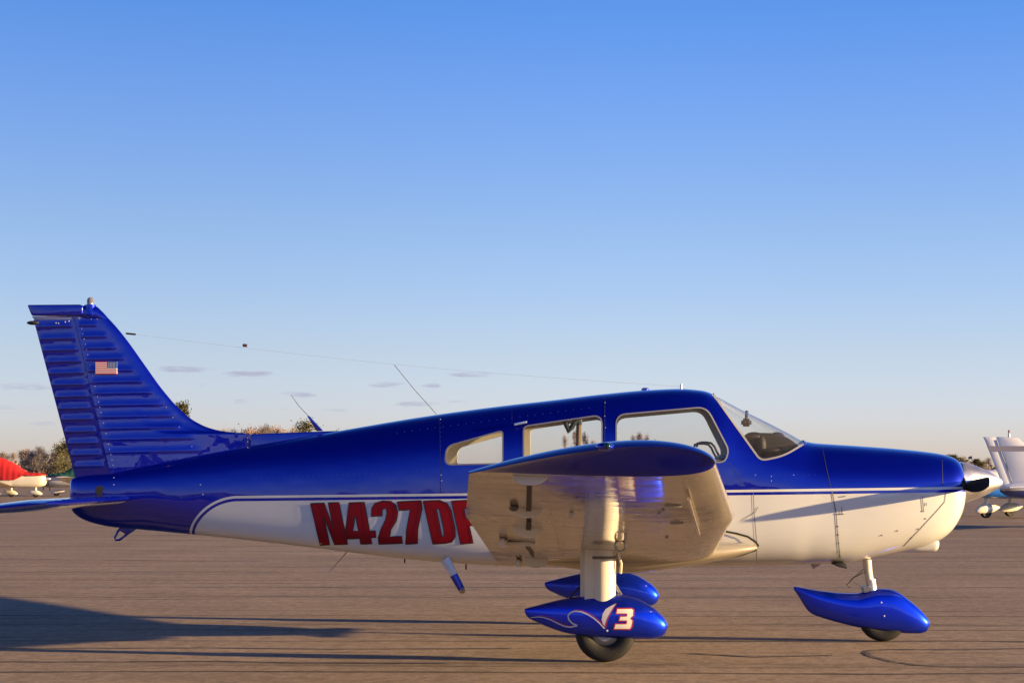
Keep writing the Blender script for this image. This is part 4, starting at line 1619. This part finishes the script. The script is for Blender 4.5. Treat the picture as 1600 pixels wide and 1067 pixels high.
# hose hanging in front of the near strut
bm_obj('brake_hose', tube([(P(966, 0, -1.5)[0], -1.5, 0.76), (P(968, 0, -1.5)[0], -1.5, 0.71), (P(971, 0, -1.5)[0], -1.5, 0.665), (P(970, 0, -1.5)[0], -1.48, 0.60)], 0.008, 8), M_STRUT, plane)
nx0, nx1 = P(1354, 0)[0], P(1362, 0)[0]
no = bm_obj('nose_strut', tube([(nx0, 0, 0.66), (nx0 + 0.012, 0, 0.53), (nx1, 0, 0.36)], [0.034, 0.032, 0.030], 24), M_STRUT, plane, True, 50)
bm_obj('oleo_chrome', tube([(nx1 - 0.008, 0, 0.47), (nx1 + 0.004, 0, 0.38)], 0.037, 24), M_ALU, no)
bm_obj('scissor_link', tube([(nx0 - 0.02, -0.03, 0.55), (nx0 - 0.12, -0.03, 0.47), (nx1 - 0.06, -0.03, 0.41)], 0.008, 8), M_STEEL, no)
bm_obj('nose_hose', tube([(nx0 - 0.02, -0.05, 0.53), (nx0 - 0.10, -0.05, 0.49), (nx0 - 0.16, -0.05, 0.43), (nx0 - 0.13, -0.05, 0.41)], 0.004, 6), M_SEAL, no)
bm = bmesh.new()
box(bm, (nx1 - 0.045, 0, 0.40), (0.07, 0.10, 0.05))
bmesh.ops.bevel(bm, geom=list(bm.edges), offset=0.012, segments=2, affect='EDGES')
bm_obj('steering_fork', bm, M_STEEL, no)

# ---- cabin interior
bm = prism_xz(round_poly([P(1161, 697), P(1166, 683), P(1180, 677), P(1212, 678), P(1230, 687), P(1245, 698), P(1245, 740), P(1168, 740)], 0.03, 4), -0.24, 0.24, 0.02, 3)
bm_obj('glareshield', bm, M_DASH, plane, True, 40)
bm = prism_xz([P(1176, 716), P(1244, 712), P(1240, 800), P(1170, 800)], -0.36, 0.36, 0.01, 2)
for (px_, py_, yv, rx, rz, m_) in ((1178, 683, -0.20, .075, .040, M_SEAL), (1190, 697, -0.27, .035, .075, M_DASH), (1207, 704, -0.32, .07, .022, M_SEAL), (1214, 683, -0.05, .06, .04, M_SEAL)):
    x_, z_ = P(px_, py_, yv)
    bm2 = bmesh.new()
    bmesh.ops.create_uvsphere(bm2, u_segments=18, v_segments=12, radius=1)
    bm2.transform(Matrix.Translation((x_, yv, z_)) @ Matrix.Diagonal((rx, 0.05, rz, 1)))
    bm_obj('headset_clutter', bm2, m_, plane)  # rough lumps for loose headsets and a GPS on the glareshield
panel = bm_obj('instrument_panel', bm, M_DASH, plane, True, 40)
for k, yv in enumerate((-0.30, -0.15, 0.0, 0.15, 0.30)):
    bm_obj('instrument', lathe([(0.0, -0.012), (0.038, -0.012), (0.04, 0.0), (0.04, 0.02)], 'x', 20, (P(1172, 0)[0], yv, P(0, 742)[1])), M_SEAL, panel)
cx, cz = P(1166, 660)
bm = bmesh.new()
box(bm, (cx, 0, cz), (0.075, 0.08, 0.06))
bmesh.ops.bevel(bm, geom=list(bm.edges), offset=0.015, segments=3, affect='EDGES')
cmp_ = bm_obj('compass', bm, M_SEAL, plane, True, 40)
bm_obj('compass_bracket', tube([(cx, 0, cz + 0.03), (cx + 0.005, 0, cz + 0.09)], 0.012, 8), M_SEAL, cmp_)
for sg in (-1, 1):
    yv = sg * 0.24
    pts = [(1089, 697), (1090, 692.5), (1096, 691), (1104, 691), (1111, 692.5), (1116, 698), (1120, 706), (1124, 712)]
    yo = bm_obj('control_yoke', tube([(P(a, b, -0.24)[0], yv + (0.05 * math.sin(i)), P(a, b, -0.24)[1]) for i, (a, b) in enumerate(pts)], 0.009, 8), M_SEAL, plane)
    bm_obj('yoke_shaft', tube([(P(1122, 0, -.24)[0], yv, P(0, 713, -.24)[1]), (P(1180, 0, -.24)[0], yv, P(0, 722, -.24)[1])], 0.014, 10), M_STEEL, yo)
for (sxp, tag_) in ((960, 'f'), (800, 'r')):
    for sg in (-1, 1):
        x0 = P(sxp, 0)[0]
        bm = bmesh.new()
        box(bm, (x0 + 0.28, sg * 0.26, 0.86), (0.50, 0.42, 0.14))
        bmesh.ops.bevel(bm, geom=list(bm.edges), offset=0.04, segments=3, affect='EDGES')
        s_o = bm_obj('seat', bm, M_SEAT, plane, True, 40)
        bm = bmesh.new()
        box(bm, (x0 + 0.0, sg * 0.26, 1.12), (0.12, 0.42, 0.42), Matrix.Rotation(R(-10), 3, 'Y').to_euler())
        bmesh.ops.bevel(bm, geom=list(bm.edges), offset=0.04, segments=3, affect='EDGES')
        bm_obj('backrest', bm, M_SEAT, s_o, True, 40)
hs = lambda pts, y: [(P(a, b, y)[0], y, P(a, b, y)[1]) for a, b in pts]
bm_obj('shoulder_harness', tube(hs([(883, 652), (885, 664), (889, 674), (893, 668), (899, 658), (903, 652)], 0.1), 0.020, 8), M_STRAP, plane)
bm_obj('harness_buckle', tube(hs([(903, 650), (905, 664)], 0.12), 0.022, 8), M_STRAP, plane)
bm_obj('hanging_strap', tube(hs([(905, 652), (904, 700), (902, 730)], 0.2), 0.022, 8), M_TAN, plane)


# ------------------------------------------------------------------ OTHER AIRCRAFT on the apron
def bg_plane(name, loc, rotz, label, top_m, low_m, wing_m, fin_m, strut_m, pant_m, rows=None, prop_a=35, fin_stripe=None, group='other airplanes parked on the apron', tip_m=None, wing=True):
    """smaller build of a four-seat low-wing airplane, nose along local +x, x = 0 at the main wheels"""
    root = empty(name, loc, rotz, label, 'airplane', group)
    lf = Loft(rows or [(-4.22, 1.10, 0.95, .03, 1.02, 2.2, 2.2), (-4.05, 1.15, 0.84, .07, 1.0, 2.2, 2.2), (-3.2, 1.30, 0.76, .17, 1.02, 2.3, 2.5), (-2.2, 1.50, 0.66, .32, 1.04, 2.4, 3), (-1.3, 1.72, 0.60, .46, 1.06, 2.5, 3.3), (-0.4, 1.84, 0.58, .53, 1.08, 2.7, 3.4),
                       (0.5, 1.88, 0.57, .55, 1.08, 2.8, 3.4), (0.9, 1.82, 0.57, .55, 1.08, 2.6, 3.4), (1.55, 1.48, 0.58, .52, 1.08, 2.4, 3.3), (2.2, 1.44, 0.62, .47, 1.08, 2.4, 3), (2.6, 1.38, 0.74, .38, 1.08, 2.4, 2.6), (2.72, 1.28, 0.95, .20, 1.1, 2, 2)])
    V, Fc = lf.mesh(list(np.linspace(lf.x0, lf.x1, 60)), 40)
    bm = bmesh.new()
    vs = [bm.verts.new(v) for v in V]
    for f in Fc:
        ff = bm.faces.new([vs[i] for i in f])
        ff.material_index = 0 if sum(V[i][2] for i in f) / len(f) > 0.98 else 1
    bmesh.ops.recalc_face_normals(bm, faces=bm.faces)
    bm_obj('fuselage', bm, [top_m, low_m], root, True, 60)
    # side windows and windshield as dark panes fitted to the skin
    for sg in (-1, 1):
        for poly in ([(-1.15, 1.36), (-1.10, 1.52), (-0.55, 1.64), (-0.55, 1.36)], [(-0.42, 1.36), (-0.42, 1.66), (0.22, 1.70), (0.22, 1.36)], [(0.32, 1.36), (0.32, 1.70), (0.78, 1.72), (1.06, 1.40), (1.02, 1.36)]):
            bm = bmesh.new()
            rp = round_poly(poly, 0.05, 3)
            vv = [bm.verts.new((x, sg * (lf.yside(x, z) + 0.006), z)) for x, z in rp]
            bm.faces.new(vv)
            bm_obj('window_pane', bm, M_DARKGLASS, root, False)
    if wing:
        for sg in (-1, 1):
            V, Fc = [], []
            ch = [(0.75, -0.95, 0.72, 0.5), (0.75, -0.95, 1.0, 2.9), (0.5, -0.72, 1.22, 4.9)]
            for lx, tx, z, yv in ch:
                for (s, h) in ((0, 0), (0.12, .06), (0.4, .085), (0.75, .045), (1, 0), (0.75, -.02), (0.4, -.05), (0.12, -.045)):
                    V.append((lx + (tx - lx) * s, sg * yv, z + h))
            for a in range(2):
                for k in range(8):
                    q = (k + 1) % 8
                    Fc.append((a * 8 + k, a * 8 + q, a * 8 + 8 + q, a * 8 + 8 + k))
            bm = bmesh.new()
            vs = [bm.verts.new(v) for v in V]
            for f in Fc:
                bm.faces.new([vs[i] for i in f])
            bmesh.ops.recalc_face_normals(bm, faces=bm.faces)
            wo = bm_obj('wing', bm, wing_m, root, True, 40)
            V, Fc = [], []
            for (sc_, yv, dz) in ((1.0, 4.905, 0.0), (0.85, 5.1, 0.01), (0.4, 5.22, 0.02)):
                for (s, h) in ((0, 0), (0.12, .06), (0.4, .085), (0.75, .045), (1, 0), (0.75, -.02), (0.4, -.05), (0.12, -.045)):
                    V.append((-0.11 + (0.61 - 1.22 * s) * (0.6 + 0.4 * sc_), sg * yv, 1.22 + dz + h * sc_))
            for a in range(2):
                for k in range(8):
                    q = (k + 1) % 8
                    Fc.append((a * 8 + k, a * 8 + q, a * 8 + 8 + q, a * 8 + 8 + k))
            Fc.append(tuple(16 + k for k in range(8)))
            bm = bmesh.new()
            vs = [bm.verts.new(v) for v in V]
            for f in Fc:
                bm.faces.new([vs[i] for i in f])
            bmesh.ops.recalc_face_normals(bm, faces=bm.faces)
            bm_obj('wing_tip', bm, tip_m or wing_m, wo, True, 40)
    # fin, rudder, stabilator
    fo = bm_obj('fin', prism_xz([(-3.83, 1.05), (-2.1, 1.33), (-2.6, 1.42), (-2.95, 1.62), (-3.75, 2.36), (-4.31, 2.38)], -0.035, 0.035, 0.02, 2), fin_m, root, True, 40)
    bm_obj('rudder', prism_xz([(-3.86, 1.05), (-4.33, 2.37), (-4.66, 2.38), (-4.60, 2.26), (-4.12, 1.05)], -0.026, 0.026, 0.012, 2), fin_m, root, True, 40)
    bm_obj('rudder_gap', prism_xz([(-3.845, 1.05), (-4.315, 2.30), (-4.33, 2.30), (-3.86, 1.05)], -0.038, 0.038), M_SEAM, fo, False)
    bm_obj('beacon', lathe([(0.03, 0), (0.03, 0.09), (0.0, 0.12)], 'z', 12, (-3.98, 0, 2.37)), M_WHITE, fo)
    bm_obj('beacon_lens', lathe([(0.028, 0), (0.028, 0.06), (0.0, 0.08)], 'z', 12, (-3.98, 0, 2.485)), M_REDLENS, fo)
    if fin_stripe:
        bm_obj('fin_stripe', prism_xz([(-4.55, 2.14), (-4.49, 2.00), (-3.36, 2.00), (-3.51, 2.14)], -0.041, 0.041), fin_stripe, fo, False)
    for sg in (-1, 1):
        bm = bmesh.new()
        box(bm, (-4.05, sg * 1.0, 1.06), (0.72, 1.86, 0.05))
        bmesh.ops.bevel(bm, geom=list(bm.edges), offset=0.02, segments=2, affect='EDGES')
        bm_obj('stabilator', bm, wing_m, root, True, 40)
    # gear
    for (x, yv, ztop) in ((0.0, -1.5, 0.80), (0.0, 1.5, 0.80), (2.05, 0.0, 0.70)):
        so = bm_obj('gear_strut', tube([(x, yv, ztop), (x, yv, 0.28)], 0.065, 12), strut_m, root)
        pl = Loft([(x - 0.52, 0.34, 0.30, .02, .32, 2, 2), (x - 0.25, 0.42, 0.17, .09, .28, 2.2, 2.5), (x + 0.05, 0.43, 0.13, .11, .27, 2.2, 2.6), (x + 0.28, 0.34, 0.13, .08, .23, 2.2, 2.2), (x + 0.40, 0.24, 0.19, .02, .21, 2, 2)], yv)
        V, Fc = pl.mesh(list(np.linspace(pl.x0, pl.x1, 18)), 18)
        mesh_obj('wheel_fairing', V, Fc, pant_m, so)
        bm_obj('tyre', lathe([(0.09, -0.06), (0.17, -0.07), (0.195, -0.04), (0.195, 0.04), (0.17, 0.07), (0.09, 0.06)], 'y', 24, (x, yv, 0.193), closed_profile=True), M_RUBBER, so)
    # propeller
    bm_obj('spinner', lathe([(0.0, 0.30), (0.06, 0.22), (0.13, 0.08), (0.15, 0.0), (0.0, 0.0)], 'x', 24, (2.70, 0, 1.13)), M_ALU, root, True, 50)
    for sg in (-1, 1):
        bm = bmesh.new()
        box(bm, (0, 0, sg * 0.52), (0.03, 0.11, 0.80))
        bmesh.ops.bevel(bm, geom=list(bm.edges), offset=0.012, segments=2, affect='EDGES')
        bm.transform(Matrix.Translation((2.76, 0, 1.13)) @ Matrix.Rotation(R(prop_a), 4, 'X'))
        bm_obj('propeller_blade', bm, M_BLACK, root)
    return root, lf


M_DARKGLASS = mat('dark_cabin_glass', (0.02, 0.025, 0.03), 0.08, coat=1.0)
M_BGWHITE = mat('cool_white_paint', (0.74, 0.74, 0.76), 0.35, coat=0.8, wear=0.1)
M_BGCREAM = mat('old_cream_paint', (0.72, 0.66, 0.52), 0.4, coat=0.6, wear=0.15)
M_BGBLUE = mat('sky_blue_paint', (0.015, 0.14, 0.55), 0.35, coat=0.8)
M_BGNAVY = mat('slate_blue_paint', (0.05, 0.08, 0.25), 0.35, coat=0.8)
M_BGGREY = mat('grey_stripe_paint', (0.22, 0.21, 0.27), 0.4, coat=0.6)

D = 42.0
rootC, _ = bg_plane('parked_airplane', ((1536 - PX0) / F_PX * D + 4.66 * 0.94, D - DC, 0), 0, 'white parked airplane with grey banded fin behind the silver spinner', M_BGWHITE, M_BGNAVY, M_BGWHITE, M_BGWHITE, M_BGCREAM, M_BGWHITE, fin_stripe=M_BGGREY)
rootC.scale = (0.94, 0.94, 0.94)
D = 53.0
bg_plane('parked_airplane', (12.90, D - DC, 0), R(205), 'sky blue low wing airplane parked beyond the white airplane, nose towards the spinner', M_BGWHITE, M_BGBLUE, M_BGBLUE, M_BGWHITE, M_BGCREAM, M_BGCREAM, prop_a=84)
D = 105.0
rootA, lfA = bg_plane('parked_airplane', ((80 - PX0) / F_PX * D - 3.0, D - DC, 0), 0, 'cream airplane under a red canvas cover, nose towards the green covered one', M_BGCREAM, M_BGCREAM, M_BGCREAM, M_BGCREAM, M_BGCREAM, M_BGCREAM, tip_m=M_BGBLUE)
D = 112.0
rootB, lfB = bg_plane('parked_airplane', ((68 - PX0) / F_PX * D + 2.9, D - DC, 0), R(180), 'grey beige airplane under a green canvas cover beside the blue rudder', M_BGGREY, M_BGCREAM, M_BGCREAM, M_BGGREY, M_BGCREAM, M_BGCREAM)


def canvas_cover(name, root, lf, x0, x1, hump, m_, label, droop):
    """cloth lying over the cabin and cowl, hanging down the sides"""
    V, Fc = [], []
    nx, na = 40, 26
    rnd = random.Random(len(name))
    rl = Matrix.Translation(root.location) @ Matrix.Rotation(root.rotation_euler.z, 4, 'Z')
    for i in range(nx + 1):
        x = x0 + (x1 - x0) * i / nx
        zt, zb, w, zc, nu, nl = lf.sec(x)
        extra = hump * math.exp(-((x + 0.35) / 1.0)**2)
        low = droop(x)
        for k in range(na + 1):
            a = math.pi * k / na
            c_, s_ = math.cos(a), math.sin(a)
            e = 2.3
            r = (abs(c_)**e + abs(s_)**e)**(-1 / e)
            fold = 0.018 * math.sin(k * 2.3 + i * 0.7) + 0.012 * math.sin(i * 1.9)
            z = low + (zt + 0.05 + extra - low) * r * s_ + fold * s_
            yv = (w + 0.05 + fold) * r * c_
            V.append(rl @ Vector((x, yv, z)))
    for i in range(nx):
        for k in range(na):
            a = i * (na + 1) + k
            Fc.append((a, a + 1, a + na + 2, a + na + 1))
    o = mesh_obj(name, V, Fc, m_, None, True)
    md = o.modifiers.new('thickness', 'SOLIDIFY')
    md.thickness = 0.015
    tag(o, label, 'canvas cover', 'canvas covers on parked airplanes')
    return o


M_REDCLOTH = mat('red_canvas', (0.55, 0.012, 0.015), 0.8, wear=0.2, wear_scale=3, bump=0.3)
M_GREENCLOTH = mat('green_canvas', (0.015, 0.11, 0.07), 0.8, wear=0.2, wear_scale=3, bump=0.3)
canvas_cover('canvas_cover', rootA, lfA, -1.6, 2.66, 0.55, M_REDCLOTH, 'red canvas cover draped over the cabin of the cream airplane', lambda x: 1.05 + 0.30 * min(1, max(0, (x - 0.9) / 0.6)))
canvas_cover('canvas_cover', rootB, lfB, -1.7, 2.66, 0.36, M_GREENCLOTH, 'green canvas cover draped over the cabin of the grey airplane', lambda x: 0.98 + 0.38 * min(1, max(0, (x - 0.9) / 0.6)))


# ------------------------------------------------------------------ TREES
def leaf_mat(name, a, b, c):
    ma = bpy.data.materials.new(name)
    ma.use_nodes = True
    n = N(ma.node_tree)
    p = ma.node_tree.nodes['Principled BSDF']
    g = n.new('ShaderNodeNewGeometry')
    tc = n.new('ShaderNodeTexCoord').outputs['Object']
    f = n.noise(tc, 0.5, 3, 0.6)
    oi = n.new('ShaderNodeObjectInfo')
    col = n.mix(n.m('MULTIPLY', n.m('ADD', f, oi.outputs['Random']), 0.6), rgb(*a), rgb(*b))
    col = n.mix(n.m('MULTIPLY', g.outputs['Random Per Island'], 0.5), col, rgb(*c))
    n.put(p.inputs['Base Color'], col)
    p.inputs['Roughness'].default_value = 0.8
    p.inputs['Specular IOR Level'].default_value = 0.2
    return ma


M_BARK = mat('grey_brown_bark', (0.16, 0.125, 0.10), 0.9, wear=0.4, wear_scale=4)
LEAF = {'bare': leaf_mat('bare_twigs', (0.22, 0.18, 0.155), (0.28, 0.225, 0.195), (0.17, 0.135, 0.115)),
        'red': leaf_mat('russet_leaves', (0.25, 0.165, 0.14), (0.22, 0.15, 0.125), (0.30, 0.21, 0.185)),
        'pine': leaf_mat('pine_needles', (0.075, 0.085, 0.035), (0.10, 0.10, 0.045), (0.16, 0.14, 0.06)),
        'olive': leaf_mat('olive_leaves', (0.13, 0.125, 0.05), (0.17, 0.14, 0.07), (0.09, 0.085, 0.04))}


def tree_meshes(kind, seed):
    """unit-height (10 m) trunk and crown meshes"""
    rnd = random.Random(seed)
    bm = bmesh.new()
    H = 10.0
    lean = rnd.uniform(-.3, .3)
    tp = [(0, 0, 0), (lean * .3, 0.05, H * .3), (lean * .7, -0.05, H * .6), (lean, 0, H * .93)]
    tube(tp, [0.22, 0.17, 0.11, 0.03], 7, bm=bm)
    ends = []
    nl = {'bare': 22, 'red': 18, 'pine': 20, 'olive': 20}[kind]
    for i in range(nl):
        t = rnd.uniform(0.60, 0.97) if kind == 'pine' else rnd.uniform(0.22, 0.92)
        az_ = rnd.uniform(0, 2 * math.pi)
        L = {'pine': (1.05 - t) * 4.2 + 0.5, 'bare': (1.02 - t) * 3.4 + 0.5, 'red': (1.02 - t) * 3.6 + 0.5, 'olive': (1.0 - t) * 3.4 + 0.9}[kind] * rnd.uniform(0.7, 1.2)
        up = {'pine': 0.12, 'bare': 0.85, 'red': 0.7, 'olive': 0.55}[kind]
        b = Vector((lean * t, 0, H * t * 0.93))
        d = Vector((math.cos(az_), math.sin(az_), up + rnd.uniform(-.15, .25))).normalized()
        e = b + d * L
        tube([b, b.lerp(e, .5) + Vector((0, 0, .1)), e], [0.06, 0.04, 0.012], 4, bm=bm)
        ends.append((b, e))
    trunk = bpy.data.meshes.new('trunk')
    bm.to_mesh(trunk)
    bm.free()
    trunk.materials.append(M_BARK)
    V, Fc = [], []
    nleaf = {'bare': 1700, 'red': 2000, 'pine': 3000, 'olive': 3000}[kind]
    for i in range(nleaf):
        b, e = rnd.choice(ends)
        t = rnd.uniform(0.25, 1.05)
        sp = {'bare': 0.45, 'red': 0.5, 'pine': 0.42, 'olive': 0.6}[kind]
        c = b.lerp(e, t) + Vector((rnd.gauss(0, sp), rnd.gauss(0, sp), rnd.gauss(0, sp * .75)))
        if c.z > H:
            c.z = H - rnd.random() * .4
        if kind in ('bare',):
            u = Vector((rnd.gauss(0, .5), rnd.gauss(0, .5), rnd.uniform(.3, 1))).normalized() * rnd.uniform(.2, .55)
            v = u.orthogonal().normalized() * 0.022
        else:
            u = Vector((rnd.gauss(0, 1), rnd.gauss(0, 1), rnd.gauss(0, 1))).normalized() * rnd.uniform(.07, .17)
            v = u.orthogonal().normalized() * rnd.uniform(.05, .12)
        k = len(V)
        V += [c - u - v, c + u - v * .4, c + u * .8 + v, c - u * .6 + v]
        Fc.append((k, k + 1, k + 2, k + 3))
    me = bpy.data.meshes.new('crown')
    me.from_pydata([tuple(v) for v in V], [], Fc)
    me.materials.append(LEAF[kind])
    return trunk, me


TREE_LIB = {k: [tree_meshes(k, s) for s in ((1, 2, 3) if k in ('bare', 'red') else (5, 6))] for k in LEAF}
rnd = random.Random(11)


def tree(px, top_py, kind, label, D_, group, slim=1.0):
    h = HC + (PY0 - top_py) * D_ / F_PX
    root = empty({'bare': 'bare_tree', 'red': 'bare_tree', 'pine': 'pine_tree', 'olive': 'broadleaf_tree'}[kind], ((px - PX0) * D_ / F_PX, D_ - DC, -0.02), rnd.uniform(0, 6.28), label, 'tree', group)
    s = h / 10.0
    wx = slim * s
    root.scale = (wx * rnd.uniform(.85, 1.15), wx * rnd.uniform(.85, 1.15), s)
    tm, cm = rnd.choice(TREE_LIB[kind])
    for nm, me in (('trunk', tm), ('crown', cm)):
        o = bpy.data.objects.new(nm, me)
        COL.objects.link(o)
        o.parent = root
    return root


G = 'trees along the far edge of the field'
ORD = ['first', 'second', 'third', 'fourth', 'fifth', 'sixth', 'seventh', 'eighth', 'ninth', 'tenth', 'eleventh', 'twelfth']


def tree_row(items, text, text_red, slim=1.0):
    items = sorted(items)
    for i, (px, py, k) in enumerate(items):
        tree(px, py, k, (text_red if k == 'red' else text).format(ORD[i]), rnd.uniform(240, 285), G, slim)


tree_row([(2, 703, 'bare'), (12, 707, 'bare'), (23, 704, 'bare'), (33, 700, 'bare'), (41, 695, 'red'), (50, 701, 'bare'), (62, 694, 'bare'), (72, 704, 'bare'), (85, 701, 'bare')],
         'bare winter tree, {} from the left edge, above the covered airplanes', 'russet tree, {} from the left edge, above the red canvas cover')
tree(97, 690, 'olive', 'dark olive tree beside the lower edge of the blue rudder', 240, G)
tree(111, 684, 'olive', 'tall olive tree half hidden by the blue rudder', 236, G)
tree(283, 624, 'pine', 'tall lone pine rising behind the swept edge of the blue fin', 250, G, 0.6)
tree_row([(354, 667, 'bare'), (365, 661, 'bare'), (376, 668, 'red'), (387, 660, 'red'), (397, 663, 'red'), (409, 664, 'bare'), (420, 661, 'bare'), (432, 661, 'red'), (447, 666, 'bare'), (459, 663, 'bare')],
         'slim bare tree, {} from the fin among those above the dorsal fin', 'slim russet tree, {} from the fin among those above the dorsal fin')
tree(478, 652, 'olive', 'rounded olive tree behind the blue antenna base', 248, G)
tree(530, 667, 'red', 'small russet tree above the roofline right of the antenna base', 255, G)
tree(561, 670, 'bare', 'small bare tree at the end of the dorsal fin', 262, G)
tree_row([(883, 674, 'bare'), (899, 667, 'red'), (914, 671, 'red'), (926, 680, 'bare')],
         'pinkish bare tree, {} from the left in the middle cabin window', 'russet tree, {} from the left in the middle cabin window', 0.42)
tree_row([(990, 673, 'bare'), (999, 671, 'red'), (1011, 674, 'red'), (1023, 680, 'bare')],
         'pinkish bare tree, {} from the left in the front cabin window', 'russet tree, {} from the left in the front cabin window', 0.42)
tree(1489, 708, 'pine', 'dark green tree just behind the top of the blue cowling', 262, G)
tree(1502, 709, 'olive', 'tallest round green tree above the silver spinner', 262, G)
tree(1526, 715, 'pine', 'broad dark tree midway along the spinner', 270, G)
tree(1536, 718, 'olive', 'smaller green tree above the tip of the spinner', 280, G)
tree(1545, 712, 'bare', 'bare tree between the spinner and the white fin', 250, G)
tree(1556, 727, 'olive', 'low olive tree beside the rudder of the white airplane', 270, G)


# brush at the foot of the trees and a wood beyond; the airfield's own wood behind the viewer shows in the paint
def leaf_mass(name, n_, xr, yr, hfun, size, m_, label, seed):
    rnd = random.Random(seed)
    V, Fc = [], []
    for i in range(n_):
        x, y = rnd.uniform(*xr), rnd.uniform(*yr)
        z = rnd.random()**0.8 * hfun(x)
        c = Vector((x, y, z))
        u = Vector((rnd.gauss(0, 1), rnd.gauss(0, .6), rnd.gauss(0, 1))).normalized() * size * rnd.uniform(.5, 1.2)
        v = Vector((rnd.gauss(0, 1), rnd.gauss(0, .6), rnd.gauss(0, 1))).normalized() * size * rnd.uniform(.4, .9)
        k = len(V)
        V += [c - u, c + v, c + u, c - v]
        Fc.append((k, k + 1, k + 2, k + 3))
    o = mesh_obj(name, V, Fc, m_, None, False)
    tag(o, label, kind='stuff')
    return o


hf = lambda x: 2.0 + 0.9 * math.sin(x * .11) + 0.6 * math.sin(x * .37 + 1)
leaf_mass('undergrowth', 16000, (-150, 100), (205, 230), hf, 0.42, leaf_mat('dry_brush', (0.21, 0.125, 0.085), (0.16, 0.11, 0.07), (0.25, 0.17, 0.11)), 'rust brown brush along the foot of the tree row', 3)
leaf_mass('distant_woods', 45000, (-330, 260), (300, 330), lambda x: 4.2 + 1.2 * math.sin(x * .05) + 0.9 * math.sin(x * .23), 0.5, LEAF['bare'], 'hazy bare woods behind the tree row', 5)
wood_h = lambda x: 9.0 + 2.0 * math.sin(x * .06) + 1.6 * math.sin(x * .19 + 2) + 1.0 * math.sin(x * .53)
leaf_mass('far_woods', 12000, (-260, 260), (-170, -140), wood_h, 1.2, LEAF['olive'], 'wood on the other side of the airfield, mirrored in the blue paint', 6)
